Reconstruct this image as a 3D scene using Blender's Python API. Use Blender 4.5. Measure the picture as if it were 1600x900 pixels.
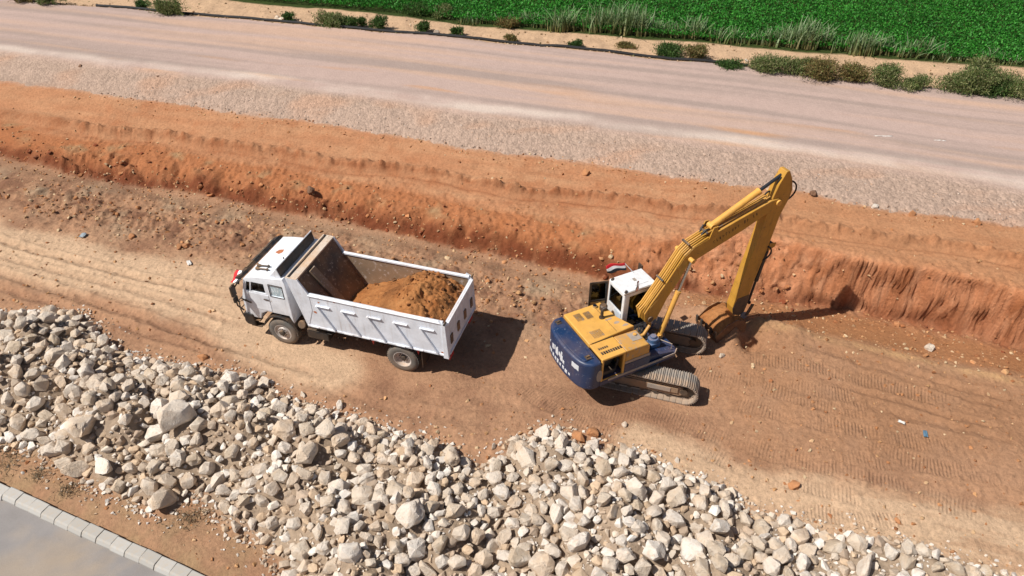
import bpy, bmesh, math, random
import numpy as np
from mathutils import Matrix, Vector, Euler

for o in list(bpy.data.objects):
    bpy.data.objects.remove(o)
scene = bpy.context.scene
COL = scene.collection
R = math.radians

# ---------------------------------------------------------------- camera
CAM_H, CAM_PITCH, CAM_F = 17.5, R(39), 1143.0 / 1600.0
cd = bpy.data.cameras.new('camera')
cd.sensor_width = 36.0
cd.lens = 36.0 * CAM_F
cd.clip_start = 0.1
cd.clip_end = 3000
cam = bpy.data.objects.new('camera', cd)
COL.objects.link(cam)
cam.location = (0, 0, CAM_H)
cam.rotation_euler = (R(90) - CAM_PITCH, 0, 0)
scene.camera = cam

# ---------------------------------------------------------------- sky and sun
SUN_EL = R(53.0)
SHADOW_AZ = R(17.0)                       # direction the shadows fall, from +X towards +Y
to_sun = Vector((-math.cos(SHADOW_AZ) * math.cos(SUN_EL), -math.sin(SHADOW_AZ) * math.cos(SUN_EL), math.sin(SUN_EL)))
world = bpy.data.worlds.new('World')
scene.world = world
world.use_nodes = True
wn = world.node_tree.nodes
bg = wn['Background']
sky = wn.new('ShaderNodeTexSky')
sky.sky_type = 'NISHITA'
sky.sun_disc = False
sky.sun_elevation = SUN_EL
sky.sun_rotation = math.atan2(to_sun.x, to_sun.y)
sky.air_density = 1.0
sky.dust_density = 1.5
world.node_tree.links.new(sky.outputs[0], bg.inputs[0])
bg.inputs[1].default_value = 0.052
sl = bpy.data.lights.new('sun', 'SUN')
sl.energy = 4.9
sl.angle = R(0.53)
sl.color = (1.0, 0.95, 0.87)
sun = bpy.data.objects.new('sun', sl)
COL.objects.link(sun)
sun.location = (-30, -10, 40)
sun.rotation_euler = to_sun.to_track_quat('Z', 'Y').to_euler()
vs = scene.view_settings
vs.view_transform = 'Standard'
vs.look = 'None'
vs.exposure = 0.16
vs.gamma = 1.0
vs.use_curve_mapping = False
scene.cycles.max_bounces = 6
scene.cycles.transparent_max_bounces = 8
scene.cycles.use_denoising = True

# ---------------------------------------------------------------- helpers
_cp, _sp = math.cos(CAM_PITCH), math.sin(CAM_PITCH)
def at(u, v, z=0.0):
    """survey helper: point of the site plan at level z for a reading (u, v) of the 1600 x 900 photograph"""
    a, b = (u - 800) / 1143.0, (v - 450) / 1143.0
    d = (a, _cp - b * _sp, -_sp - b * _cp)
    t = (z - CAM_H) / d[2]
    return (d[0] * t, d[1] * t)

def lin(h):
    h = h.lstrip('#')
    c = [int(h[i:i + 2], 16) / 255 for i in (0, 2, 4)]
    return tuple(x / 12.92 if x <= .04045 else ((x + .055) / 1.055) ** 2.4 for x in c)

_perm = np.random.RandomState(7).permutation(4096).astype(np.int64)
_grad = np.random.RandomState(8).uniform(0, 2 * np.pi, 4096)
_gx, _gy = np.cos(_grad), np.sin(_grad)
def noise2(x, y, seed=0):
    x = np.asarray(x, float) + seed * 17.31; y = np.asarray(y, float) + seed * 9.77
    xi = np.floor(x).astype(np.int64); yi = np.floor(y).astype(np.int64)
    xf, yf = x - xi, y - yi
    u = xf * xf * xf * (xf * (xf * 6 - 15) + 10); v = yf * yf * yf * (yf * (yf * 6 - 15) + 10)
    def g(ix, iy, fx, fy):
        h = _perm[(_perm[(ix + seed * 131) & 4095] + iy) & 4095]
        return _gx[h] * fx + _gy[h] * fy
    a = g(xi, yi, xf, yf); b = g(xi + 1, yi, xf - 1, yf)
    c = g(xi, yi + 1, xf, yf - 1); d = g(xi + 1, yi + 1, xf - 1, yf - 1)
    return ((a + (b - a) * u) * (1 - v) + (c + (d - c) * u) * v) * 1.5
_grid = []                                   # (X, Y, GX, GY): plan grids on which noise is separable, so much faster
def _noise_grid(gx, gy, seed):
    x = gx + seed * 17.31; y = gy + seed * 9.77
    xi = np.floor(x).astype(np.int64); yi = np.floor(y).astype(np.int64)
    xf = (x - xi).astype(np.float32)[None, :]; yf = (y - yi).astype(np.float32)[:, None]
    u = xf * xf * xf * (xf * (xf * 6 - 15) + 10); v = yf * yf * yf * (yf * (yf * 6 - 15) + 10)
    def g(dx, dy):
        h = _perm[(_perm[(xi + dx + seed * 131) & 4095][None, :] + (yi + dy)[:, None]) & 4095]
        return _gx32[h] * (xf - dx) + _gy32[h] * (yf - dy)
    a = g(0, 0); a += (g(1, 0) - a) * u
    c = g(0, 1); c += (g(1, 1) - c) * u
    a += (c - a) * v
    return a * np.float32(1.5)
_gx32, _gy32 = _gx.astype(np.float32), _gy.astype(np.float32)
def fbm(x, y, f, octv=4, seed=0, gain=.5):
    s = 0; a = 1; n = 0
    if _grid and x is _grid[0] and y is _grid[1]:
        for k in range(octv):
            s = s + np.float32(a) * _noise_grid(_grid[2] * f, _grid[3] * f, seed + k); n += a; a *= gain; f *= 2.03
        return s / np.float32(n)
    for k in range(octv):
        s = s + a * noise2(np.asarray(x) * f, np.asarray(y) * f, seed + k); n += a; a *= gain; f *= 2.03
    return s / n
def sstep(a, b, x):
    t = np.clip((np.asarray(x, float) - a) / (b - a), 0, 1)
    return t * t * (3 - 2 * t)
def poly_sd(px, py, pts):
    """arc length and signed lateral distance of points to a polyline"""
    best = np.full(np.shape(px), 1e9); S = np.zeros(np.shape(px)); L = np.zeros(np.shape(px)); acc = 0
    for (x0, y0), (x1, y1) in zip(pts[:-1], pts[1:]):
        dx, dy = x1 - x0, y1 - y0; ln = math.hypot(dx, dy)
        t = np.clip(((px - x0) * dx + (py - y0) * dy) / ln ** 2, 0, 1)
        ex, ey = px - x0 - t * dx, py - y0 - t * dy
        dd = np.hypot(ex, ey); m = dd < best
        best = np.where(m, dd, best); S = np.where(m, acc + t * ln, S)
        L = np.where(m, np.sign(dx * ey - dy * ex) * dd, L); acc += ln
    return S, L, acc
def in_poly(px, py, poly):
    inside = np.zeros(np.shape(px), bool); j = len(poly) - 1
    for i in range(len(poly)):
        xi, yi = poly[i]; xj, yj = poly[j]
        c = ((yi > py) != (yj > py)) & (px < (xj - xi) * (py - yi) / ((yj - yi) or 1e-9) + xi)
        inside ^= c; j = i
    return inside
def edge_dist(px, py, poly):
    d = np.full(np.shape(px), 1e9)
    for (x0, y0), (x1, y1) in zip(poly, poly[1:] + poly[:1]):
        dx, dy = x1 - x0, y1 - y0
        t = np.clip(((px - x0) * dx + (py - y0) * dy) / (dx * dx + dy * dy + 1e-12), 0, 1)
        d = np.minimum(d, np.hypot(px - x0 - t * dx, py - y0 - t * dy))
    return np.where(in_poly(px, py, poly), d, -d)

# ---------------------------------------------------------------- materials
class NT:
    def __init__(self, name):
        self.m = bpy.data.materials.new(name); self.m.use_nodes = True
        self.n = self.m.node_tree.nodes; self.l = self.m.node_tree.links
        self.b = self.n['Principled BSDF']
    def add(self, t, **kw):
        nd = self.n.new(t)
        for k, v in kw.items():
            if k.startswith('i_'):
                nd.inputs[k[2:].replace('_', ' ')].default_value = v
            else: setattr(nd, k, v)
        return nd
    def link(self, a, b): self.l.new(a, b)
    def noise(self, scale, detail=4, rough=.55, coord=None, dist=0.0):
        nd = self.add('ShaderNodeTexNoise'); nd.inputs['Scale'].default_value = scale
        nd.inputs['Detail'].default_value = detail; nd.inputs['Roughness'].default_value = rough; nd.inputs['Distortion'].default_value = dist
        if coord is not None: self.link(coord, nd.inputs['Vector'])
        return nd
    def ramp(self, fac, stops):
        nd = self.add('ShaderNodeValToRGB'); e = nd.color_ramp.elements
        while len(e) < len(stops): e.new(.5)
        for k, (p, c) in enumerate(stops):
            e[k].position = p; e[k].color = (c if len(c) == 4 else (*c, 1)) if not isinstance(c, float) else (c, c, c, 1)
        self.link(fac, nd.inputs[0]); return nd
    def mix(self, fac, a, b, blend='MIX'):
        nd = self.add('ShaderNodeMix', data_type='RGBA', blend_type=blend)
        for sock, v in ((nd.inputs[0], fac), (nd.inputs[6], a), (nd.inputs[7], b)):
            if isinstance(v, (int, float)): sock.default_value = v
            elif isinstance(v, tuple): sock.default_value = v if len(v) == 4 else (*v, 1)
            else: self.link(v, sock)
        return nd.outputs[2]
    def math(self, op, a, b=0.0):
        nd = self.add('ShaderNodeMath', operation=op)
        for sock, v in ((nd.inputs[0], a), (nd.inputs[1], b)):
            if isinstance(v, (int, float)): sock.default_value = v
            else: self.link(v, sock)
        return nd.outputs[0]
    def bump(self, height, strength=.3, dist=.02, normal=None):
        nd = self.add('ShaderNodeBump'); nd.inputs['Strength'].default_value = strength; nd.inputs['Distance'].default_value = dist
        self.link(height, nd.inputs['Height'])
        if normal is not None: self.link(normal, nd.inputs['Normal'])
        return nd.outputs[0]
    def out(self, color=None, rough=None, normal=None, metallic=None, spec=None):
        for sock, v in (('Base Color', color), ('Roughness', rough), ('Normal', normal), ('Metallic', metallic), ('Specular IOR Level', spec)):
            if v is None: continue
            if isinstance(v, (int, float)): self.b.inputs[sock].default_value = v
            elif isinstance(v, tuple): self.b.inputs[sock].default_value = (*v[:3], 1)
            else: self.link(v, self.b.inputs[sock])
        return self.m

DUST = lin('c79a6c')
def paint(name, col, rough=.5, dust=.25, wear=None, wear_amt=.0, metallic=0.0, scale=6.0, bump=.06, up_dust=.35, streak=0.0, streak_col=(.22, .13, .07)):
    """weathered surface: colour mottling, dust settled on upward faces, chips of another colour"""
    t = NT(name)
    co = t.add('ShaderNodeTexCoord').outputs['Object']
    n1 = t.noise(scale, 5, .6, co); n2 = t.noise(scale * .35, 3, .6, co); n3 = t.noise(scale * 3.7, 6, .7, co)
    c = t.mix(t.ramp(n1.outputs[0], [(.3, 0.), (.7, 1.)]).outputs[0], tuple(x * .82 for x in col), tuple(min(1, x * 1.08) for x in col))
    if wear is not None:
        w = t.ramp(n3.outputs[0], [(.60 - wear_amt, 0.), (.66 - wear_amt, 1.)]).outputs[0]
        c = t.mix(w, c, wear)
    if streak:                                       # runs of rust and muddy water down the panels
        mp = t.add('ShaderNodeMapping'); mp.inputs['Scale'].default_value = (9, 9, .7); t.link(co, mp.inputs[0])
        ns_ = t.noise(1.0, 5, .65, mp.outputs[0]); nl_ = t.noise(1.1, 3, .6, co)
        sf = t.math('MULTIPLY', t.ramp(ns_.outputs[0], [(.52, 0.), (.72, 1.)]).outputs[0], t.ramp(nl_.outputs[0], [(.4, 0.), (.65, 1.)]).outputs[0])
        c = t.mix(t.math('MULTIPLY', sf, streak), c, streak_col)
    g = t.add('ShaderNodeNewGeometry'); sx = t.add('ShaderNodeSeparateXYZ'); t.link(g.outputs['Normal'], sx.inputs[0])
    up = t.math('MULTIPLY', t.math('MAXIMUM', sx.outputs[2], 0.0), up_dust)
    dn = t.ramp(n2.outputs[0], [(.38, 0.), (.72, 1.)]).outputs[0]
    df = t.math('MULTIPLY', t.math('ADD', up, dust), dn)
    c = t.mix(t.math('MINIMUM', df, .9), c, DUST)
    rg = t.math('ADD', t.math('MULTIPLY', df, .4), rough)
    return t.out(c, t.math('MINIMUM', rg, 1.0), t.bump(n3.outputs[0], bump, .01), metallic)

def simple(name, col, rough=.6, metallic=0.0, var=.15, scale=8.0):
    t = NT(name); co = t.add('ShaderNodeTexCoord').outputs['Object']
    n1 = t.noise(scale, 4, .6, co)
    c = t.mix(n1.outputs[0], tuple(x * (1 - var) for x in col), tuple(min(1, x * (1 + var)) for x in col))
    return t.out(c, rough, None, metallic)

def glass_mat(name, tint=(.25, .3, .32), rough=.03):
    t = NT(name); t.n.remove(t.b)
    tr = t.add('ShaderNodeBsdfTransparent'); tr.inputs[0].default_value = (*tint, 1)
    gl = t.add('ShaderNodeBsdfGlossy'); gl.inputs['Roughness'].default_value = rough; gl.inputs[0].default_value = (.9, .95, 1, 1)
    fr = t.add('ShaderNodeFresnel'); fr.inputs[0].default_value = 1.6
    mx = t.add('ShaderNodeMixShader'); t.link(fr.outputs[0], mx.inputs[0]); t.link(tr.outputs[0], mx.inputs[1]); t.link(gl.outputs[0], mx.inputs[2])
    t.link(mx.outputs[0], t.n['Material Output'].inputs[0])
    return t.m

# ---------------------------------------------------------------- mesh building
class MB:
    def __init__(self): self.v = []; self.f = []; self.mi = []; self.cur = 0
    def _add(self, vs, fs):
        o = len(self.v); self.v += [tuple(p) for p in vs]; self.f += [tuple(i + o for i in f) for f in fs]; self.mi += [self.cur] * len(fs); return self
    def box(self, c, s, rot=None):
        hx, hy, hz = s[0] / 2, s[1] / 2, s[2] / 2
        P = [Vector((x, y, z)) for x in (-hx, hx) for y in (-hy, hy) for z in (-hz, hz)]
        if rot is not None:
            M = rot if isinstance(rot, Matrix) else Euler(rot).to_matrix()
            P = [M @ p for p in P]
        c = Vector(c)
        return self._add([p + c for p in P], [(0, 1, 3, 2), (4, 6, 7, 5), (0, 4, 5, 1), (2, 3, 7, 6), (0, 2, 6, 4), (1, 5, 7, 3)])
    def bb(self, x0, x1, y0, y1, z0, z1): return self.box(((x0 + x1) / 2, (y0 + y1) / 2, (z0 + z1) / 2), (abs(x1 - x0), abs(y1 - y0), abs(z1 - z0)))
    def prism(self, prof, y0, y1, axis='y'):
        """closed profile [(a, z)] in the XZ plane pushed along y (or in YZ along x, or XY along z)"""
        n = len(prof)
        A = sum(prof[i][0] * prof[(i + 1) % n][1] - prof[(i + 1) % n][0] * prof[i][1] for i in range(n))
        if A < 0: prof = prof[::-1]
        if y0 > y1: y0, y1 = y1, y0
        mk = {'y': lambda p, t: (p[0], t, p[1]), 'x': lambda p, t: (t, p[0], p[1]), 'z': lambda p, t: (p[0], p[1], t)}[axis]
        V = [mk(p, y0) for p in prof] + [mk(p, y1) for p in prof]
        F = [(i, (i + 1) % n, n + (i + 1) % n, n + i) for i in range(n)] + [tuple(range(n - 1, -1, -1)), tuple(range(n, 2 * n))]
        if axis == 'y': F = [f[::-1] for f in F] if False else F
        return self._add(V, F)
    def cyl(self, p0, p1, r0, r1=None, n=16, caps=True):
        r1 = r0 if r1 is None else r1
        p0, p1 = Vector(p0), Vector(p1); d = (p1 - p0).normalized()
        a = d.orthogonal().normalized(); b = d.cross(a)
        V = []
        for p, r in ((p0, r0), (p1, r1)):
            V += [p + (a * math.cos(2 * math.pi * k / n) + b * math.sin(2 * math.pi * k / n)) * r for k in range(n)]
        F = [(k, (k + 1) % n, n + (k + 1) % n, n + k) for k in range(n)]
        if caps: F += [tuple(range(n - 1, -1, -1)), tuple(range(n, 2 * n))]
        return self._add(V, F)
    def tube(self, pts, r, n=8):
        pts = [Vector(p) for p in pts]; V = []; F = []
        prev = None
        for i, p in enumerate(pts):
            d = (pts[min(i + 1, len(pts) - 1)] - pts[max(i - 1, 0)]).normalized()
            a = d.orthogonal().normalized() if prev is None else (prev - d * prev.dot(d)).normalized()
            prev = a; b = d.cross(a)
            V += [p + (a * math.cos(2 * math.pi * k / n) + b * math.sin(2 * math.pi * k / n)) * r for k in range(n)]
        for i in range(len(pts) - 1):
            F += [(i * n + k, i * n + (k + 1) % n, (i + 1) * n + (k + 1) % n, (i + 1) * n + k) for k in range(n)]
        F += [tuple(range(n - 1, -1, -1)), tuple(range((len(pts) - 1) * n, len(pts) * n))]
        return self._add(V, F)
    def lathe(self, prof, c, axis='y', n=32, caps=True):
        """profile [(t, r)] along an axis through c"""
        c = Vector(c); V = []; F = []
        for t, r in prof:
            for k in range(n):
                q = 2 * math.pi * k / n; a, b = r * math.cos(q), r * math.sin(q)
                V.append(c + Vector({'y': (a, t, b), 'x': (t, a, b), 'z': (a, b, t)}[axis]))
        for i in range(len(prof) - 1):
            F += [(i * n + k, i * n + (k + 1) % n, (i + 1) * n + (k + 1) % n, (i + 1) * n + k) for k in range(n)]
        if caps: F += [tuple(range(n - 1, -1, -1)), tuple(range((len(prof) - 1) * n, len(prof) * n))]
        return self._add(V, F)
    def build(self, name, mats, parent=None, bevel=0.0, smooth=False, seg=2, rz=None):
        me = bpy.data.meshes.new(name); me.from_pydata(self.v, [], self.f)
        bm = bmesh.new(); bm.from_mesh(me); bmesh.ops.recalc_face_normals(bm, faces=bm.faces); bm.to_mesh(me); bm.free()
        if not isinstance(mats, (list, tuple)): mats = [mats]
        for m in mats: me.materials.append(m)
        if len(mats) > 1: me.polygons.foreach_set('material_index', self.mi)
        if smooth: smooth_mesh(me)
        o = bpy.data.objects.new(name, me); COL.objects.link(o)
        if parent is not None: o.parent = parent
        if rz is not None: o.rotation_euler.z = rz
        if bevel:
            md = o.modifiers.new('bevel', 'BEVEL'); md.width = bevel; md.segments = seg; md.limit_method = 'ANGLE'; md.angle_limit = R(35)
            md.use_clamp_overlap = True
        return o
def smooth_mesh(me, ang=40):
    me.polygons.foreach_set('use_smooth', [True] * len(me.polygons))
    if ang < 180: me.set_sharp_from_angle(angle=R(ang))
def np_mesh(name, verts, faces, mat, col=None, smooth=True):
    verts = np.asarray(verts, np.float32); faces = np.asarray(faces, np.int32); k = faces.shape[1]
    me = bpy.data.meshes.new(name)
    me.vertices.add(len(verts)); me.vertices.foreach_set('co', verts.ravel())
    me.loops.add(faces.size); me.loops.foreach_set('vertex_index', faces.ravel())
    me.polygons.add(len(faces)); me.polygons.foreach_set('loop_start', np.arange(0, faces.size, k, dtype=np.int32))
    me.polygons.foreach_set('loop_total', np.full(len(faces), k, np.int32))
    me.polygons.foreach_set('use_smooth', np.full(len(faces), smooth, bool))
    me.update(calc_edges=True)
    if col is not None:
        a = me.color_attributes.new('Col', 'FLOAT_COLOR', 'POINT')
        c4 = np.ones((len(verts), 4), np.float32); c4[:, :3] = col; a.data.foreach_set('color', c4.ravel())
    if mat: me.materials.append(mat)
    return me
def link(name, me, parent=None):
    o = bpy.data.objects.new(name, me); COL.objects.link(o); o.parent = parent; return o
def empty(name, loc, rz=0.0):
    o = bpy.data.objects.new(name, None); COL.objects.link(o); o.location = loc; o.rotation_euler = (0, 0, rz); o.empty_display_size = .3; return o
def tag(o, label=None, cat=None, group=None, kind=None):
    if label: o['label'] = label
    if cat: o['category'] = cat
    if group: o['group'] = group
    if kind: o['kind'] = kind
    return o
def carve(o, cutters):
    """cut openings (list of MB) into a mesh object for good"""
    tmp = []; par = o.parent; rot = o.rotation_euler.copy()
    o.parent = None; o.rotation_euler = (0, 0, 0)
    for c in cutters:
        k = c.build('cutter', [], None); tmp.append(k)
        md = o.modifiers.new('cut', 'BOOLEAN'); md.operation = 'DIFFERENCE'; md.object = k; md.solver = 'EXACT'
    bpy.context.view_layer.update()
    dg = bpy.context.evaluated_depsgraph_get()
    me = bpy.data.meshes.new_from_object(o.evaluated_get(dg))
    old = o.data; o.modifiers.clear(); o.data = me; me.name = old.name
    for k in tmp: bpy.data.objects.remove(k)
    o.parent = par; o.rotation_euler = rot
    return o
# ================================================================ terrain
def line(pts, z):
    """survey line -> y as a function of x, carried on straight beyond its ends"""
    P = sorted(at(u, v, z if not callable(z) else z(u)) for u, v in pts)
    xs = [p[0] for p in P]; ys = [p[1] for p in P]
    s = -.27
    xs = [xs[0] - 900] + xs + [xs[-1] + 900]; ys = [ys[0] - s * 900] + ys + [ys[-1] + s * 900]
    return lambda x: np.interp(x, xs, ys)
zlip_u = lambda u: float(np.interp(u, [0, 500, 900, 1080, 1200, 1600], [.5, .65, .95, 1.45, 1.6, 1.62]))
zfoot_u = lambda u: float(np.interp(u, [0, 950, 1150, 1300, 1600], [0, 0, -.3, -.6, -.6]))
zris_u = lambda u: float(np.interp(u, [0, 500, 900, 1080, 1200, 1600], [.9, .8, .6, .3, .25, .25]))
L_ridge = line([(0, 262), (224, 310), (400, 342), (637, 388), (912, 458), (1080, 492), (1236, 522), (1350, 547), (1470, 575), (1600, 603)], .03)
L_foot = line([(0, 244), (120, 268), (224, 290), (320, 306), (400, 324), (520, 342), (637, 367), (775, 393), (912, 429), (1010, 448), (1080, 460), (1210, 472), (1324, 480), (1388, 499), (1451, 513), (1600, 541)], zfoot_u)
L_lip = line([(0, 190), (80, 212), (160, 221), (256, 233), (340, 252), (432, 266), (540, 287), (689, 314), (809, 338), (912, 362), (1012, 376), (1101, 372), (1155, 369), (1240, 376), (1320, 397), (1430, 420), (1600, 454)], zlip_u)
L_grav = line([(0, 127), (172, 149), (368, 175), (540, 199), (637, 216), (758, 235), (844, 245), (947, 263), (1105, 282), (1240, 303), (1345, 321), (1472, 338), (1600, 354)], lambda u: zlip_u(u) + zris_u(u))
X_r = np.array([at(u, 250, 1.6)[0] for u in range(0, 1601, 100)])
L_strip = line([(0, 79), (202, 105), (337, 120), (540, 145), (670, 162), (805, 182), (940, 200), (1219, 235), (1388, 260), (1600, 294)], 2.15)
L_far = line([(0, -4), (101, 8), (304, 25), (540, 46), (670, 57), (900, 79), (1119, 101), (1337, 127), (1600, 151)], 2.15)
L_field = line([(400, 3), (636, 24), (737, 39), (900, 50), (1031, 61), (1184, 72), (1337, 85), (1447, 94), (1600, 105)], 1.9)
X_lip = np.array([at(u, 300, 1.4)[0] for u in range(0, 1601, 100)]); Z_lip = np.array([zlip_u(u) for u in range(0, 1601, 100)])
X_ft = np.array([at(u, 400, 0)[0] for u in range(0, 1601, 50)]); Z_ft = np.array([zfoot_u(u) for u in range(0, 1601, 50)])

KERB_A, KERB_B = np.array(at(0, 755)), np.array(at(320, 900))
KD = (KERB_B - KERB_A) / np.linalg.norm(KERB_B - KERB_A); KN = np.array([-KD[1], KD[0]])     # KN points away from the paved road

PILE = [at(u, v) for u, v in [(-190, 470), (0, 492), (70, 488), (130, 494), (165, 532), (200, 557), (300, 577), (400, 594), (430, 618), (500, 643), (560, 657), (650, 683), (700, 703), (750, 733), (778, 717), (800, 688), (870, 674), (905, 694), (1000, 708), (1060, 742), (1140, 768), (1168, 803), (1240, 818), (1300, 842), (1400, 853), (1500, 887), (1640, 925), (1640, 1130), (480, 1130), (440, 890), (411, 850), (358, 828), (332, 795), (300, 775), (272, 800), (239, 802), (182, 776), (129, 752), (62, 709), (0, 697), (-190, 640)]]
def pile_height(x, y):
    d = edge_dist(x, y, PILE)
    hm = np.interp(x, [-20, -12, -7.5, -5.5, -3, -1.2, -.4, 2, 6, 9, 14], [1.1, 1.25, 1.1, .85, 1.05, .6, .35, .85, .8, .4, .3])
    return np.where(d > 0, np.minimum(.62 * d, hm) * (.8 + .8 * fbm(x, y, .6, 2, 61)), 0), d

SANDS = [([(-120, 385), (0, 405), (180, 440), (330, 478), (420, 540), (520, 580)], .95),
         ([(-120, 330), (0, 372), (120, 398), (240, 425), (350, 440)], .8),
         ([(1000, 690), (1120, 735), (1250, 790), (1420, 812), (1600, 850), (1750, 900)], .75),
         ([(1300, 880), (1450, 870), (1600, 890)], 1.2)]
RUTS = [([(-60, 366), (0, 378), (100, 404), (240, 440), (370, 464)], .14, .09), ([(-60, 415), (0, 428), (100, 458), (230, 500), (330, 535), (420, 560), (520, 590)], .16, .09),
        ([(-60, 440), (0, 452), (110, 485), (220, 520), (330, 552)], .13, .06), ([(0, 404), (120, 432), (260, 470), (380, 510)], .12, .05),
        ([(1240, 545), (1330, 565), (1450, 600), (1600, 640)], .16, .07), ([(1290, 560), (1420, 600), (1600, 655)], .12, .06), ([(1250, 590), (1420, 640), (1600, 690)], .12, .05),
        ([(1340, 640), (1450, 668), (1600, 700)], .14, .05), ([(700, 585), (800, 600), (880, 610)], .3, .05), ([(480, 605), (620, 640), (760, 668)], .2, .05)]
TREADS = [([(1060, 570), (1106, 588), (1177, 607), (1242, 627), (1307, 643), (1380, 655)], .33), ([(1010, 640), (1080, 666), (1145, 692), (1210, 714), (1275, 734), (1340, 752), (1429, 776), (1545, 815)], .34),
          ([(1150, 590), (1230, 606), (1300, 622), (1360, 632)], .3), ([(1190, 690), (1260, 712), (1330, 722), (1400, 730)], .3), ([(1240, 800), (1313, 815), (1430, 827)], .28),
          ([(820, 560), (850, 600), (900, 640), (960, 660)], .3), ([(930, 640), (1010, 660), (1090, 680)], .28),
          ([(1120, 620), (1200, 648), (1290, 670), (1380, 690), (1500, 712)], .32), ([(1160, 560), (1260, 580), (1380, 606), (1500, 640)], .32), ([(1080, 700), (1160, 735), (1260, 765), (1370, 790)], .3), ([(1340, 700), (1450, 735), (1580, 760)], .32), ([(800, 600), (900, 660), (980, 690)], .3)]
toW = lambda pts, z=0: [at(u, v, z) for u, v in pts]
WIND = line([(0, 152), (160, 178), (360, 204), (540, 236), (672, 254), (844, 287), (1050, 318), (1240, 349), (1388, 374), (1600, 410)], 1.6)

def spaced(lo, hi, step, out_lo, out_hi, g=1.07):
    a = list(np.arange(lo, hi + 1e-6, step)); s = step; x = hi; r = []
    while x < out_hi: s *= g; x += s; r.append(x)
    s = step; x = lo; l = []
    while x > out_lo: s *= g; x -= s; l.append(x)
    return np.array(l[::-1] + a + r)
GX = spaced(-21, 21, .054, -700, 700, 1.08)
_near = spaced(9.2, 10, .05, -300, 10.01, 1.25); _near = _near[_near < 9.2]
_far = []; _y, _s = 26.0, .05
while _y < 900:
    _s = min(_s * 1.014, .14) if _y < 58 else _s * 1.25
    _y += _s; _far.append(_y)
GY = np.concatenate([_near, np.arange(9.2, 26.001, .05), _far])
X, Y = np.meshgrid(GX, GY)
NX, NY = len(GX), len(GY)
_grid[:] = [X, Y, GX, GY]

KB = np.array([0, 1, 2, 3, 4, 5, 6, 7, 8, 9], float)
wall_w = sstep(3.5, 7.5, GX)                                     # the cut face is steep on the right, a slumped bank on the left
near = np.abs(X) < 60
warp_slow = fbm(X, Y, .22, 2, 3) * .5
warp_fast = fbm(X, Y, 1.1, 4, 5) * .13 * (1 - .6 * sstep(3, 7, X)) + (fbm(X, Y * 2.6, 1.1, 2, 6) * .06 + fbm(X, Y * .15, 4.0, 2, 7) * .006) * sstep(3, 7, X)
Yw = Y + np.where(near, warp_slow * .8 + warp_fast, 0)
Z = np.zeros_like(X); B = np.zeros_like(X)
kx = GX
ky = np.stack([np.full(NX, -5000.), L_ridge(kx), L_foot(kx), L_lip(kx), L_grav(kx), L_strip(kx), L_far(kx), L_far(kx) + 1.0, L_field(kx), np.full(NX, 5000.)])
zl = np.interp(kx, X_lip, Z_lip); zf = np.interp(kx, X_ft, Z_ft)
kz = np.stack([np.zeros(NX), .03 + .2 * sstep(6, 10, kx), zf, zl, zl + np.interp(kx, X_r, [zris_u(u) for u in range(0, 1601, 100)]), np.full(NX, 2.12), np.full(NX, 2.15), np.full(NX, 1.9), np.full(NX, 1.85), np.full(NX, 1.85)])
for k in range(1, 9): ky[k] = np.maximum(ky[k], ky[k - 1] + .08)
for i in range(NX):
    Z[:, i] = np.interp(Yw[:, i], ky[:, i], kz[:, i]); B[:, i] = np.interp(Yw[:, i], ky[:, i], KB)
tb = np.clip(B - 2, 0, 1)                                        # left: a low scarp at the foot, then an easy slope up to the shelf
Z += ((1 - (1 - tb) ** 2.6) - tb) * (zl - zf)[None, :] * (1 - sstep(3, 7, X)) * (B < 3)
floor_m = 1 - sstep(.92, 1.6, B)
bank_m = sstep(1.5, 2.1, B) * (1 - sstep(3.0, 3.35, B))
terr_m = sstep(2.9, 3.1, B) * (1 - sstep(4.0, 4.2, B))
left_m = 1 - sstep(3, 7, X)
# slumped lumps on the bank, the eroded cut face
bank_w = sstep(1.7, 2.1, B) * (1 - .75 * sstep(2.35, 2.7, B)) * (1 - sstep(2.8, 3.15, B)) * left_m
mound = np.minimum(np.abs(fbm(X, Y, .42, 2, 11)) * 3.2, 1)
Z += bank_w * (mound * .26 - .08 + (np.abs(fbm(X, Y, 1.05, 3, 12)) * .42 - .07 + np.clip(fbm(X, Y, 2.6, 3, 16), 0, 1) * .24) * np.clip(.55 + 2.2 * fbm(X, Y, .21, 2, 17), .12, 1.3))
Z += bank_m * (fbm(X, Y, 3.5, 4, 13) * .09)
# windrow along the terrace, wheel marks beside it
dw = Yw - WIND(X)
Z += terr_m * (.2 * np.exp(-(dw / .2) ** 2) * (1 + fbm(X, Y, 2.2, 3, 14) * 1.8) - .10 * np.exp(-((dw + .45) / .16) ** 2) - .05 * np.exp(-((dw + .8) / .14) ** 2))
Z += terr_m * fbm(X, Y, .6, 4, 15) * .06
# floor relief
PH, PD = pile_height(X, Y)
Z += floor_m * PH
Ti = lambda p: toW(p)
treadm = np.zeros_like(X); treads = np.zeros_like(X)
soft = np.clip(.5 + 1.2 * fbm(X, Y, .5, 3, 21), 0, 1)
strip_brown = np.exp(-(np.clip(ky[1][None, :] - Y, -9, 99) - 1.4) ** 2 / 2.2) * left_m         # dug-over strip at the foot of the bank
Z += floor_m * (fbm(X, Y, .35, 3, 22) * .07 + fbm(X, Y, 2.2, 4, 23) * .03 * (.4 + soft))
Z += floor_m * strip_brown * (np.abs(fbm(X, Y, 1.3, 4, 24)) * .38 - .05 + np.clip(fbm(X, Y, 3.1, 3, 26), 0, 1) * .22)
clod = np.clip(fbm(X, Y, 5.5, 3, 25) - .12, 0, 1)
Z += (floor_m * (.25 + .5 * soft + .5 * strip_brown) + bank_m * .8 + terr_m * .10) * clod * .20
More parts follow.
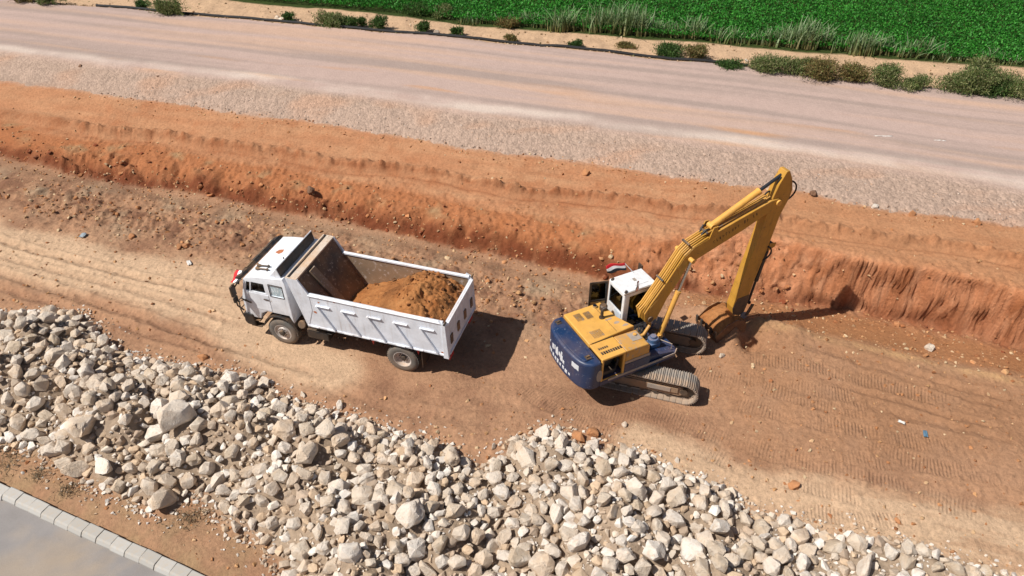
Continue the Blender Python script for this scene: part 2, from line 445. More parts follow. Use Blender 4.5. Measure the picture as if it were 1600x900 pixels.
for pts, w, dep in RUTS:
    P = Ti(pts); S, L, T = poly_sd(X, Y, P)
    fade = sstep(0, 1.2, S) * (1 - sstep(T - 1.2, T, S))
    Lw = L + fbm(X, Y, .9, 2, 31) * .12
    Z += floor_m * fade * (-dep * np.exp(-(Lw / w) ** 2) + dep * .55 * np.exp(-((np.abs(Lw) - w * 1.9) / (w * .6)) ** 2)) * (1 + .7 * fbm(X, Y, 3, 2, 32))
for k, (pts, hw) in enumerate(TREADS):
    P = Ti(pts); S, L, T = poly_sd(X, Y, P)
    Lw = L + fbm(X, Y, .35, 2, 36 + k) * .2
    m = (1 - sstep(hw * .8, hw * 1.1, np.abs(Lw))) * sstep(.0, .5, S) * (1 - sstep(T - .8, T, S)) * np.clip(.6 + 1.9 * fbm(X, Y, .9, 3, 40 + k), .0, 1)
    Z -= floor_m * m * .03
    treads = np.where(m > treadm, S + .03 * fbm(X, Y, 1.5, 2, 43), treads); treadm = np.maximum(treadm, m)
def dent(cx, cy, r, h):
    return h * np.exp(-((X - cx) ** 2 + (Y - cy) ** 2) / r ** 2) * (1 + .5 * fbm(X, Y, 2.5, 3, 51))
Z += dent(8.35, 18.62, .42, -.75) + dent(7.75, 18.85, .42, .42) + dent(8.9, 19.25, .5, .28) + dent(6.9, 19.9, .7, .35) + dent(9.9, 19.0, .6, .18)
# level standing for the machines
flat = 1 - sstep(.35, .9, -np.minimum(edge_dist(X, Y, [(-9.6, 19.0), (-2.8, 16.6), (-2.0, 18.9), (-8.8, 21.4)]), 0))
flat2 = 1 - sstep(.2, .8, np.hypot(X - 4.28, Y - 17.62) - 2.5)
Z = Z * (1 - .85 * flat * floor_m) ; Z = Z * (1 - .85 * flat2 * floor_m * (PD < 0))
# paved road in the near corner is cut in below the yard
kd = (X - KERB_A[0]) * KN[0] + (Y - KERB_A[1]) * KN[1]
Z = np.where(kd < .02, np.minimum(Z, 0) * .2 - .35, np.where(kd < 1.0, Z * kd - .11 * (1 - sstep(.12, .5, kd)), Z))
# verge, field
verge = sstep(6.1, 7, B)
Z += np.where(near, verge * (1 - sstep(7.9, 8, B)) * fbm(X, Y, .8, 4, 55) * .12, 0)

def ground_z(x, y):
    i = np.clip(np.searchsorted(GX, x) - 1, 0, NX - 2); j = np.clip(np.searchsorted(GY, y) - 1, 0, NY - 2)
    tx = (x - GX[i]) / (GX[i + 1] - GX[i]); ty = (y - GY[j]) / (GY[j + 1] - GY[j])
    return (Z[j, i] * (1 - tx) + Z[j, i + 1] * tx) * (1 - ty) + (Z[j + 1, i] * (1 - tx) + Z[j + 1, i + 1] * tx) * ty

# soil kinds (true colours of the earth: sand, brown loam, orange and red clay)
AL = 1 / 1.12
def C(h): return np.array(lin(h)) * AL
c_sand, c_brown, c_dark, c_orange, c_red, c_wall = C('d6b595'), C('b48b6d'), C('85604b'), C('bb8561'), C('6f3a25'), C('d8966e')
c_grey, c_path, c_field, c_pile, c_tan = C('b09a80'), C('d6b391'), C('3c4a22'), C('ab9884'), C('bf9373')
def lerp(a, b, t): return a + (b - a) * t[..., None]
n_a = fbm(X, Y, .3, 4, 71); n_b = fbm(X, Y, 1.4, 4, 72); n_c = fbm(X * .25, Y * 1.6 + X * .45, 1.2, 4, 73)     # n_c runs along the wheel lanes
col = np.broadcast_to(c_brown, X.shape + (3,)).copy()
col = lerp(col, c_tan, np.clip(.45 + n_c * 1.5, 0, 1) * .8)
col = lerp(col, c_dark, np.clip(n_a * 1.3 + n_b * .6, 0, .75))
for pts, w in SANDS:
    S, L, T = poly_sd(X, Y, Ti(pts))
    col = lerp(col, c_sand, (1 - sstep(w * .55, w * 1.5, np.abs(L + n_a * .5 + n_b * .25))) * .9)
col = lerp(col, c_dark, np.clip(strip_brown * (.45 + n_b * 1.5 + n_c * .9), 0, .9))
col = lerp(col, C('7d614c'), np.exp(-((ky[1][None, :] - Y + .2) / .35) ** 2) * left_m * np.clip(.6 + n_b, 0, 1) * .7)
col = lerp(col, c_grey, np.clip(strip_brown * (fbm(X, Y, .45, 3, 74) * 2.2), 0, .75))
for pts, w, dep in RUTS:
    S, L, T = poly_sd(X, Y, Ti(pts)); col = lerp(col, c_dark, np.exp(-(L / w) ** 2) * .35 * np.clip(.6 + n_b, 0, 1))
col = lerp(col, c_dark, np.clip(treadm, 0, 1) * .14)
# churned red-brown earth right of the machine and in the ditch
col = lerp(col, C('aa7f5f'), sstep(5.5, 8, X) * (1 - sstep(17, 24, X + (18 - Y) * .6)) * np.clip(.8 + n_a * 1.1 + n_b * .7, 0, 1) * .85 * sstep(12.5, 14.2, Y))
col = lerp(col, C('cda477'), sstep(6, 9, X) * np.exp(-((ky[1][None, :] - Y - .1) / .22) ** 2) * np.clip(.7 + n_b, 0, 1) * .8)
col = lerp(col, C('b38868'), sstep(7, 12, X) * np.clip(n_c * 2.2 - .15, 0, .5) * floor_m)
bank = sstep(1.75, 2.1, B + n_b * .15)
red = np.exp(-((B - 2.05 + n_a * .2) / (.24 - .08 * sstep(4, 8, X))) ** 2)
terc0 = np.broadcast_to(C('ad7049'), X.shape + (3,))
wallc = lerp(np.broadcast_to(c_wall, X.shape + (3,)), C('b0714b'), np.clip(.5 + n_b * 1.2, 0, 1))
wallc = lerp(wallc, terc0, left_m * .75)
wallc = lerp(wallc, C('dca27c'), np.clip(fbm(X * 1.6, Y * .2 + Z * 1.4, 1.3, 4, 75) * 1.5, 0, .6) * sstep(3, 7, X))
wallc = lerp(wallc, C('a8926f'), np.clip(fbm(X, Y, .7, 3, 76) * 2.4 - .25, 0, .75) * np.exp(-((B - 2.75) / .3) ** 2) * left_m)     # dry greenish-grey crust near the lip
col = lerp(col, wallc, bank)
col = lerp(col, c_red, np.clip(red * (1.0 + n_b), 0, 1) * (.85 - .25 * sstep(6, 9, X)))
ditch = sstep(1.0, 1.25, B) * (1 - sstep(1.7, 2.0, B)) * sstep(5, 8, X)
col = lerp(col, C('b0794f'), ditch * .7)
terc = lerp(np.broadcast_to(c_orange, X.shape + (3,)), C('c5936e'), np.clip(.4 + n_c * 1.5, 0, 1))
terc = lerp(terc, C('ab724f'), np.clip(n_b * 1.1 + n_a, 0, .8))
terc = lerp(terc, C('905636'), (np.exp(-((dw + .12) / .14) ** 2) * .75 + np.exp(-((dw + .55) / .2) ** 2) * .5) * np.clip(.7 + n_b, 0, 1))
terc = lerp(terc, C('bd8a64'), sstep(6, 10, X) * .5)
col = lerp(col, terc, sstep(2.95, 3.12, B + n_b * .06))
col = lerp(col, C('bd9f8c'), sstep(3.95, 4.08, B) * (1 - sstep(6, 6.1, B)))
pathc = lerp(np.broadcast_to(c_path, X.shape + (3,)), C('b6977b'), np.clip(n_b * 1.2 + .2, 0, 1))
col = lerp(col, pathc, sstep(6.0, 6.15, B))
col = lerp(col, c_field, sstep(7.93, 8.0, B))
col = lerp(col, c_pile, sstep(-.2, .35, PD + n_b * .35) * floor_m * .95)
kk = np.clip(1 - (kd - .2) / 2.0, 0, 1) * (kd > 0)
col = lerp(col, C('a98a6a'), kk * np.clip(.55 + n_b * 1.5, 0, 1) * (PD < .2))
col *= (1 + .16 * n_b + .10 * fbm(X, Y, 4.5, 3, 77))[..., None]
col = np.clip(col, .01, .9)

def earth_material(name, speck=.4, bs=.9):
    t = NT(name)
    co = t.add('ShaderNodeTexCoord').outputs['Object']
    at_ = t.add('ShaderNodeAttribute', attribute_name='Col')
    n1 = t.noise(9, 6, .65, co); n2 = t.noise(38, 5, .7, co); n3 = t.noise(2.2, 5, .6, co)
    k1 = t.ramp(n1.outputs[0], [(.25, .72), (.5, 1.0), (.78, 1.22)]).outputs[0]
    c = t.mix(1.0, at_.outputs['Color'], k1, 'MULTIPLY')
    k2 = t.ramp(n2.outputs[0], [(.3, .78), (.62, 1.0), (.72, 1.35)]).outputs[0]
    c = t.mix(speck * 2, c, t.mix(1.0, c, k2, 'MULTIPLY'))
    vo = t.add('ShaderNodeTexVoronoi'); vo.inputs['Scale'].default_value = 13; t.link(co, vo.inputs['Vector'])
    peb = t.ramp(vo.outputs['Distance'], [(.10, 1.), (.2, 0.)]).outputs[0]
    sel = t.ramp(t.noise(3.1, 2, .5, co).outputs[0], [(.52, 0.), (.66, 1.)]).outputs[0]
    pm = t.math('MULTIPLY', peb, sel)
    c = t.mix(t.math('MULTIPLY', pm, .5), c, lin('d9bd9c'))
    h = t.math('ADD', t.math('MULTIPLY', n1.outputs[0], .6), t.math('ADD', t.math('MULTIPLY', n2.outputs[0], .35), t.math('MULTIPLY', pm, .5)))
    ts = t.add('ShaderNodeAttribute', attribute_name='tread_run'); tm = t.add('ShaderNodeAttribute', attribute_name='tread_mask')
    bars = t.math('SINE', t.math('MULTIPLY', ts.outputs['Fac'], 2 * math.pi / .10), 0.0)     # grouser prints pressed by the crawler tracks
    bars = t.math('MULTIPLY', t.math('MULTIPLY', bars, tm.outputs['Fac']), t.ramp(n3.outputs[0], [(.36, .15), (.6, 1.)]).outputs[0])
    nb = t.bump(bars, .42, .03)
    return t.out(c, .95, t.bump(h, bs, .08, nb), None, .15)
M_EARTH = earth_material('earth')

idx = np.arange(NX * NY).reshape(NY, NX)
F = np.stack([idx[:-1, :-1], idx[:-1, 1:], idx[1:, 1:], idx[1:, :-1]], -1).reshape(-1, 4)
steep = sstep(1.85, 2.15, B) * (1 - sstep(2.85, 3.0, B)) * sstep(2, 6, X)
Yd = Y + steep * (fbm(X * 1.0, Z * 1.3, 1.0, 3, 101) * .22 + np.abs(fbm(X, Z * 1.0, 2.8, 3, 102)) * .14 + fbm(X, Z * .6, 3.1, 3, 103) * .06)
V = np.stack([X, Yd, Z], -1).reshape(-1, 3)
gme = np_mesh('ground', V, F, M_EARTH, col.reshape(-1, 3))
for nm, arr in (('tread_run', treads), ('tread_mask', treadm)):
    gme.attributes.new(nm, 'FLOAT', 'POINT').data.foreach_set('value', arr.astype(np.float32).ravel())
ground = tag(link('ground', gme), kind='structure')

# ---- gravel road bed: its own layer of crushed stone, thin and ragged at its rims
on = (B > 3.86) & (B < 6.06) & (np.abs(X) < 250)
keep = (on[:-1, :-1] & on[:-1, 1:] & on[1:, 1:] & on[1:, :-1]).ravel()
layer = np.minimum(sstep(3.93, 4.12, B + fbm(X, Y, 3.0, 4, 81) * .10), 1 - sstep(5.98, 6.05, B + n_b * .01))
coarse = 1 - sstep(4.75, 5.1, B)
stone = np.abs(fbm(X, Y, 3.8, 3, 82)) * .10 + fbm(X, Y, 1.2, 3, 83) * .04
ZR = Z - .06 + layer * (.11 + coarse * stone + (1 - coarse) * (fbm(X, Y, .5, 3, 84) * .015))
sandw = np.exp(-((B - 5.05) / .045) ** 2)
lane = fbm(X * .035, Y - ky[5][None, :] + 40, 1.1, 4, 86)                                        # wheel-polished lanes run with the road
rc = np.broadcast_to(C('b9a197'), X.shape + (3,)).copy()
rc = lerp(rc, C('a59289'), np.clip(.35 + lane * 2.6, 0, 1))
rc = lerp(rc, C('c6a590'), np.clip(fbm(X * .05, Y - ky[5][None, :], .8, 3, 87) * 1.8, 0, .8) * (1 - coarse))
rc = lerp(rc, C('c6966f'), np.clip(fbm(X * .12, Y - ky[5][None, :], 1.0, 3, 88) * 2.6 - .7, 0, .8) * np.exp(-((B - 5.1) / .3) ** 2))
rc = lerp(rc, C('b19886'), coarse * .8)
rc = lerp(rc, C('bf957a'), coarse * np.clip(fbm(X * .4, Y, .5, 3, 89) * 2 - .2, 0, .5))
rc = lerp(rc, C('d6c5b8'), np.clip(sandw * (.7 + n_a * 1.4 + lane * 1.2), 0, 1) * .75)
rc = np.clip(rc * (1 + .07 * n_b + (.22 * coarse * fbm(X, Y, 4, 3, 90)))[..., None], .02, .9)
def gravel_material():
    t = NT('gravel'); co = t.add('ShaderNodeTexCoord').outputs['Object']
    a = t.add('ShaderNodeAttribute', attribute_name='Col')
    vo = t.add('ShaderNodeTexVoronoi'); vo.inputs['Scale'].default_value = 11; t.link(co, vo.inputs['Vector'])
    n1 = t.noise(22, 5, .7, co); n2 = t.noise(1.5, 4, .6, co)
    k = t.ramp(vo.outputs['Color'], [(.1, .74), (.9, 1.18)]).outputs[0]
    cs = t.add('ShaderNodeAttribute', attribute_name='coarse').outputs['Fac']
    c = t.mix(t.math('ADD', t.math('MULTIPLY', cs, .6), .18), a.outputs['Color'], t.mix(1.0, a.outputs['Color'], k, 'MULTIPLY'))
    c = t.mix(.6, c, t.mix(1.0, c, t.ramp(n1.outputs[0], [(.3, .8), (.7, 1.2)]).outputs[0], 'MULTIPLY'))
    h = t.math('ADD', t.math('MULTIPLY', vo.outputs['Distance'], -.7), t.math('MULTIPLY', n1.outputs[0], .5))
    return t.out(c, .95, t.bump(t.math('MULTIPLY', h, t.math('ADD', cs, .3)), .6, .06), None, .15)
used = np.zeros(NX * NY, bool); Fr = F[keep]; used[Fr.ravel()] = True
remap = np.cumsum(used) - 1
VR = np.stack([X, Y, ZR], -1).reshape(-1, 3)[used]
grm = np_mesh('gravel_road', VR, remap[Fr], gravel_material(), rc.reshape(-1, 3)[used])
grm.attributes.new('coarse', 'FLOAT', 'POINT').data.foreach_set('value', coarse.astype(np.float32).ravel()[used])
gravel_road = tag(link('gravel_road', grm), kind='structure')

# ---- paved road corner and its kerb of separate stones
def pav_material():
    t = NT('worn_asphalt'); co = t.add('ShaderNodeTexCoord').outputs['Object']
    n1 = t.noise(1.1, 5, .6, co); n2 = t.noise(55, 4, .7, co); n3 = t.noise(.35, 4, .6, co, .6)
    c = t.mix(t.ramp(n1.outputs[0], [(.3, 0.), (.7, 1.)]).outputs[0], tuple(C('979290')), tuple(C('898482')))
    c = t.mix(t.ramp(n3.outputs[0], [(.46, 0.), (.7, .75)]).outputs[0], c, tuple(C('b09c84')))
    c = t.mix(.5, c, t.mix(1.0, c, t.ramp(n2.outputs[0], [(.3, .75), (.7, 1.2)]).outputs[0], 'MULTIPLY'))
    return t.out(c, .9, t.bump(n2.outputs[0], .25, .01), None, .2)
def kp(s, n): return KERB_A + KD * s + KN * n
rv = []; rf = []
ns, nn = 90, 26
for j in range(nn):
    for i in range(ns):
        p = kp(-30 + i * 60 / (ns - 1), -.32 - j * 12.0 / (nn - 1)); rv.append((p[0], p[1], -.07 - .012 * j))
for j in range(nn - 1):
    for i in range(ns - 1): a = j * ns + i; rf.append((a, a + 1, a + ns + 1, a + ns))
tag(link('paved_road', np_mesh('paved_road', rv, rf, pav_material())), kind='structure')
t = NT('kerb_concrete'); co = t.add('ShaderNodeTexCoord').outputs['Object']; oi = t.add('ShaderNodeObjectInfo')
n1 = t.noise(5, 5, .65, co); n2 = t.noise(40, 4, .7, co)
c = t.mix(oi.outputs['Random'], tuple(C('bdbbb7')), tuple(C('b0ada8')))
c = t.mix(t.ramp(n1.outputs[0], [(.5, 0.), (.8, .65)]).outputs[0], c, tuple(C('bfa98e')))
M_KERB = t.out(c, .85, t.bump(n2.outputs[0], .2, .01), None, .25)
kerb = tag(empty('kerb', (*KERB_A, 0), math.atan2(KD[1], KD[0])), kind='structure')
kme = None
rk = random.Random(5)
for k in range(-5, 24):
    if kme is None:
        m = MB(); m.prism([(-.37, -.3), (-.37, -.02), (-.31, .07), (-.27, .095), (-.02, .10), (.0, .085), (.0, -.3)], .006, .494, 'x')
        ks = m.build('kerb_stone', M_KERB, kerb, .012); kme = ks.data
    else:
        ks = bpy.data.objects.new('kerb_stone', kme); COL.objects.link(ks); ks.parent = kerb
        md = ks.modifiers.new('bevel', 'BEVEL'); md.width = .012; md.segments = 2; md.limit_method = 'ANGLE'
    ks.location = (k * .5, rk.uniform(-.014, .014), rk.uniform(-.012, .006)); ks.rotation_euler = (rk.uniform(-.03, .03), rk.uniform(-.012, .012), rk.uniform(-.022, .022))
# ================================================================ rocks
rs = np.random.RandomState(11)
def hull_rock(seed, npts, bevel=0.0):
    """broken stone: convex hull of a few random points, edges knocked off"""
    r_ = np.random.RandomState(seed); bm = bmesh.new()
    p = r_.normal(size=(npts, 3)); p /= np.linalg.norm(p, axis=1)[:, None]; p *= r_.uniform(.78, 1.08, (npts, 1))
    p = np.sign(p) * np.abs(p) ** r_.uniform(.75, 1.0)
    p *= np.array([1.0, r_.uniform(.66, .95), r_.uniform(.55, .82)])
    p /= np.abs(p[:, :2]).max()
    for q_ in p: bm.verts.new(q_)
    g_ = bmesh.ops.convex_hull(bm, input=bm.verts)
    bmesh.ops.delete(bm, geom=list({e for e in g_['geom_interior'] + g_['geom_unused'] if isinstance(e, bmesh.types.BMVert)}), context='VERTS')
    bmesh.ops.dissolve_limit(bm, angle_limit=R(9), verts=bm.verts, edges=bm.edges)
    if bevel: bmesh.ops.bevel(bm, geom=list(bm.edges), offset=bevel, segments=2, affect='EDGES', profile=.6, clamp_overlap=True)
    bmesh.ops.triangulate(bm, faces=bm.faces)
    if bevel:
        bmesh.ops.subdivide_edges(bm, edges=[e for e in bm.edges if e.calc_length() > .22], cuts=1, use_grid_fill=True)
        bmesh.ops.triangulate(bm, faces=bm.faces)
    bm.verts.ensure_lookup_table(); bm.verts.index_update()
    v = np.array([q_.co[:] for q_ in bm.verts]); f = np.array([[w_.index for w_ in q_.verts] for q_ in bm.faces]); bm.free()
    if bevel:
        ph = r_.uniform(0, 6.28, 6); fr = r_.normal(size=(6, 3)) * np.array([2.2, 3, 4, 5, 6.5, 8])[:, None]
        d_ = sum(np.sin(v @ fr[k] + ph[k]) / (1 + .25 * k) for k in range(6)) * .026 - np.clip(np.sin(v @ fr[2] * 1.3 + ph[1]) - .75, 0, 1) * .35
        v = v * (1 + d_[:, None])
    return v, f
def rock_material():
    t = NT('limestone')
    co = t.add('ShaderNodeTexCoord').outputs['Object']; oi = t.add('ShaderNodeObjectInfo')
    a = t.add('ShaderNodeAttribute', attribute_name='Col')
    n1 = t.noise(2.1, 5, .62, co, .4); n2 = t.noise(11, 6, .7, co); n3 = t.noise(.8, 3, .5, co)
    rnd = t.ramp(oi.outputs['Random'], [(.0, lin('d8c7b4')), (.2, lin('e2d5c7')), (.4, lin('cbb79f')), (.6, lin('e6dcd1')), (.8, lin('d9c1a8')), (1., lin('d6c5b2'))]).outputs[0]
    c = t.mix(1.0, rnd, a.outputs['Color'], 'MULTIPLY')
    c = t.mix(t.ramp(n1.outputs[0], [(.45, 0.), (.7, .55)]).outputs[0], c, lin('c6a98a'))
    c = t.mix(t.ramp(n3.outputs[0], [(.45, 0.), (.7, .5)]).outputs[0], c, lin('ebe6df'))
    c = t.mix(t.ramp(n2.outputs[0], [(.56, 0.), (.76, .45)]).outputs[0], c, lin('9d876f'))
    h = t.math('ADD', n1.outputs[0], t.math('MULTIPLY', n2.outputs[0], .55))
    return t.out(c, .92, t.bump(h, .75, .12), None, .15)
M_ROCK = rock_material()
def rock_mesh(sub, seed, p=14):
    v, f = hull_rock(seed, 17 + seed % 11, .10 + .025 * (seed % 4))
    me = np_mesh('rock', v, f, M_ROCK, np.ones((len(v), 3)))
    return me
ROCKS = [rock_mesh(3, 100 + k) for k in range(34)]
for me in ROCKS: me.set_sharp_from_angle(angle=R(22))

def pile_z(x, y): return float(ground_z(np.array([x]), np.array([y]))[0])
placed = []                                    # x, y, r
def put_rock(x, y, r, seed, flat=None, yaw=None, tilt=None, lift=.42, z=None):
    q = random.Random(seed)
    o = link('rock', ROCKS[q.randrange(len(ROCKS))])
    sq = q.uniform(.8, 1.05) if flat is None else flat
    o.scale = (r, r * q.uniform(.85, 1.1), r * sq * 1.15)
    o.rotation_euler = (q.uniform(-.45, .45) if tilt is None else tilt, q.uniform(-.45, .45), q.uniform(0, 6.28) if yaw is None else yaw)
    o.location = (x, y, (pile_z(x, y) if z is None else z) + r * lift * sq)
    placed.append((x, y, r))
    return o

# boulders that stand out in the photograph: reading (u, v), half-width in photo pixels, label
BIG = [
 (822, 712, 22, 'large rounded boulder crowning the upper left end of the right-hand rock heap'),
 (804, 686, 12, 'small rock perched above the large boulder at the tip of the right heap'),
 (797, 700, 15, 'angular rock left of the large boulder at the tip of the right heap'),
 (482, 706, 26, 'broad flat pinkish boulder near the top of the middle rock heap'),
 (642, 799, 25, 'tall tilted slab in the lower right part of the middle rock heap'),
 (711, 794, 19, 'pale square-cut boulder at the right rim of the middle rock heap'),
 (720, 828, 17, 'rounded boulder just below the pale square-cut one at the rim of the middle heap'),
 (675, 694, 15, 'pale lone boulder on the upper rim of the middle rock heap'),
 (1025, 776, 19, 'white wedge-shaped boulder high on the right-hand rock heap'),
 (1020, 858, 20, 'tall pale egg-shaped boulder low in the right-hand rock heap'),
 (1078, 858, 21, 'wide tan boulder beside the tall egg-shaped one in the right heap'),
 (1118, 855, 17, 'grey boulder in the lower right part of the right-hand rock heap'),
 (957, 797, 13, 'smooth white boulder in the middle of the right-hand rock heap'),
 (995, 786, 13, 'round tan boulder left of the white wedge-shaped one'),
 (1096, 782, 16, 'pale block at the upper right rim of the right-hand rock heap'),
 (1132, 792, 17, 'cracked pale block at the outer right corner of the right-hand rock heap'),
 (1249, 834, 21, 'big angular white boulder standing apart at the right tail of the rocks'),
 (1193, 836, 13, 'round boulder left of the big angular white one at the right tail'),
 (1337, 846, 17, 'angular pale boulder second of the big ones along the right tail'),
 (1352, 880, 22, 'large split boulder at the bottom edge of the right tail'),
 (1188, 868, 13, 'oval boulder at the bottom edge below the round one'),
 (1253, 875, 18, 'tan boulder directly below the big angular white one'),
 (1393, 862, 13, 'pale lump right of the split boulder in the right tail'),
 (1520, 893, 14, 'last half-buried boulder at the far right end of the rocks'),
 (1462, 884, 12, 'flat pale rock between the last boulder and the pale lump of the right tail'),
 (812, 866, 19, 'knobbly boulder at the bottom left of the right-hand rock heap'),
 (848, 880, 20, 'round knobbly boulder at the bottom edge of the right heap'),
 (817, 853, 13, 'smooth round boulder left of the knobbly ones in the right heap'),
 (974, 865, 17, 'craggy boulder left of the tall egg-shaped one'),
 (882, 724, 16, 'tan boulder on the crest of the right heap behind the largest one'),
 (120, 728, 21, 'big pitted boulder at the lower left rim of the left rock heap'),
 (83, 700, 18, 'pale boulder left of the big pitted one on the left heap'),
 (102, 720, 16, 'squat boulder at the foot of the left heap nearest the kerb'),
 (165, 724, 23, 'wide cracked boulder low in the left rock heap'),
 (258, 776, 24, 'large pale boulder at the bottom tip of the left rock heap'),
 (235, 757, 17, 'rounded boulder above the large one at the bottom tip of the left heap'),
 (280, 648, 27, 'long ridged boulder across the middle of the left rock heap'),
 (252, 673, 22, 'flat sloping slab in the middle of the left rock heap'),
 (128, 660, 23, 'broad pale boulder on the left flank of the left rock heap'),
 (87, 548, 17, 'white-faced boulder high on the left rock heap'),
 (75, 497, 14, 'pale boulder at the top rim of the left rock heap'),
 (28, 580, 17, 'rounded boulder at the left edge of the photo in the left heap'),
 (32, 658, 16, 'squat boulder near the left edge low on the left heap'),
 (102, 640, 15, 'brown-tinged boulder in the left flank of the left heap'),
 (345, 640, 19, 'pale broken boulder at the right shoulder of the left rock heap'),
 (327, 728, 17, 'craggy boulder where the left heap meets the soil gap'),
 (365, 704, 16, 'angular boulder in the dip between left and middle heaps'),
 (352, 765, 15, 'boulder at the lower rim beside the soil gap'),
 (368, 820, 14, 'lowest isolated boulder of the middle heap by the bare soil'),
 (392, 600, 15, 'pale boulder at the upper tip of the left heap behind the truck wheel'),
 (414, 597, 12, 'small pale rock at the very upper end of the left heap'),
 (568, 730, 16, 'whitish rounded boulder in the centre of the middle heap'),
 (530, 758, 17, 'white-streaked boulder in the middle heap'),
 (567, 770, 19, 'pitted grey boulder in the centre of the middle heap'),
 (537, 790, 17, 'tan faceted boulder left of the pitted grey one'),
 (620, 763, 17, 'long pale boulder above the tall tilted slab'),
 (648, 748, 18, 'sloping slab right of the long pale boulder'),
 (548, 860, 20, 'wide boulder at the bottom of the middle heap'),
 (475, 858, 18, 'knobbly boulder in the lower left of the middle heap'),
 (507, 853, 14, 'faceted boulder right of the knobbly one at the lower left'),
 (650, 855, 17, 'round pale boulder at the bottom centre of the middle heap'),
 (670, 888, 18, 'smooth boulder cut by the bottom edge under the middle heap'),
 (755, 870, 16, 'oval grey boulder in the saddle between middle and right heaps'),
 (727, 722, 12, 'rock at the upper right corner of the middle heap'),
 (442, 740, 15, 'pale boulder low left of the broad pinkish one'),
 (428, 762, 16, 'faceted boulder in the left half of the middle heap'),
 (418, 840, 13, 'boulder at the lower left rim of the middle heap'),
]
LOOSE = [
 (318, 557, 9, 'single grey rock on the brown soil above the left heap'),
 (531, 632, 9, 'upright two-part rock standing alone above the middle heap'),
 (488, 636, 10, 'flat pale rock lying alone left of the upright one'),
 (474, 615, 7, 'small round rock alone on the lane above the middle heap'),
 (770, 697, 6, 'small pale rock on the lane left of the right heap tip'),
 (905, 681, 12, 'brown earth-stained block at the top of the right heap'),
 (927, 674, 10, 'round orange-brown boulder beside the brown block'),
 (976, 663, 6, 'small white stone alone below the excavator tracks'),
 (872, 669, 7, 'small tan rock behind the crest of the right heap'),
 (1058, 718, 6, 'small pale stone on the sand right of the right heap'),
 (1240, 757, 9, 'tan lump of rock on the track prints right of the heap'),
 (1402, 813, 6, 'small brown clod on the pale sand at lower right'),
 (1228, 493, 8, 'round tan boulder at the ditch bottom right of the bucket'),
 (1400, 506, 7, 'orange stone at the foot of the cut face on the right'),
 (1451, 543, 8, 'flat stone in the ditch towards the right edge'),
 (915, 270, 7, 'brown stone on the orange terrace below the gravel'),
 (1270, 302, 8, 'dark stone on the rim of the gravel bed behind the arm'),
 (1367, 322, 6, 'pale stone on the gravel rim farther right'),
 (1527, 347, 6, 'yellowish stone on the gravel rim near the right edge'),
 (1425, 334, 7, 'orange stone at the gravel rim'),
 (127, 106, 4, 'small dark lump on the gravel near the left edge'),
 (248, 120, 4, 'second small dark lump on the gravel at left'),
 (490, 318, 8, 'dark clod at the foot of the bank above the truck'),
 (280, 386, 7, 'grey stone of a small group on the brown strip left of the truck'),
 (291, 383, 7, 'dark stone of a small group on the brown strip left of the truck'),
 (207, 370, 6, 'dark clod on the brown strip at left'),
 (1128, 555, 6, 'small stone by the tip of the far track'),
]
def px_scale(x, y): return 1143.0 / math.hypot(y, CAM_H)
def loose_z(u, v):
    x, y = at(u, v, 0)
    for _ in range(6): x, y = at(u, v, pile_z(x, y))
    return x, y
M_BROWN = simple('earthy_stone', tuple(C('b57f56')), .95, 0, .25, 3.0)
M_DARKCLOD = simple('dark_clod', tuple(C('7a5b46')), .95, 0, .3, 3.0)
for k, (u, v, w, lb) in enumerate(BIG):
    x, y = loose_z(u, v + w * .45)
    r = w / px_scale(x, y)
    o = put_rock(x, y, r * .96, 900 + k, lift=.48)
    o.name = 'boulder'; tag(o, lb, 'boulder', 'boulders singled out in the rock heaps')
for k, (u, v, w, lb) in enumerate(LOOSE):
    x, y = loose_z(u, v + w * .3)
    r = w / px_scale(x, y)
    o = put_rock(x, y, r, 1700 + k, lift=.3)
    o.name = 'loose_stone'; tag(o, lb, 'stone', 'stones lying apart from the heaps')
    if any(s in lb for s in ('brown', 'orange', 'tan lump', 'round tan', 'yellowish')):
        o.material_slots[0].link = 'OBJECT'; o.material_slots[0].material = M_BROWN
    elif 'dark' in lb:
        o.material_slots[0].link = 'OBJECT'; o.material_slots[0].material = M_DARKCLOD
# fill the heaps: larger rocks first, then whatever fits between
cells = {}
def cell_add(x, y, r): cells.setdefault((int(x // 1), int(y // 1)), []).append((x, y, r))
for p in placed: cell_add(*p)
def fits(x, y, r, ov):
    cx, cy = int(x // 1), int(y // 1)
    for i in (-1, 0, 1):
        for j in (-1, 0, 1):
            for (a, b, c) in cells.get((cx + i, cy + j), ()):
                if (x - a) ** 2 + (y - b) ** 2 < (ov * (r + c)) ** 2: return False
    return True
px = [p[0] for p in PILE]; py = [p[1] for p in PILE]
small = []
for (r0, r1, tries, ov, edge) in [(.25, .33, 180, .80, .25), (.17, .25, 3800, .72, .15), (.125, .18, 10000, .66, .05), (.085, .125, 12000, .64, -.10), (.055, .085, 12000, .66, -.3), (.03, .055, 24000, .62, -.7)]:
    qx = rs.uniform(max(min(px), -21), min(max(px), 15), tries); qy = rs.uniform(7.6, 20.5, tries)
    d = edge_dist(qx, qy, PILE); zz = ground_z(qx, qy); rr = rs.uniform(r0, r1, tries)
    # the saddle between the heaps and the right flank carry smaller stones
    coarse_ok = np.where((qx > -1.2) & (qx < .3), .45, np.where(qx > 8, .55, 1.0)) * np.where(r0 > .13, 1, 1.6)
    for x, y, dd, z, r, ck in zip(qx, qy, d, zz, rr, coarse_ok):
        if dd < edge or rs.uniform() > ck * (1 if dd > 0 else math.exp(dd * 4)): continue
        if fits(x, y, r, ov):
            cell_add(x, y, r); small.append((x, y, z + (r * rs.uniform(.25, .7) if rs.uniform() < .25 and dd > .3 else 0), r))
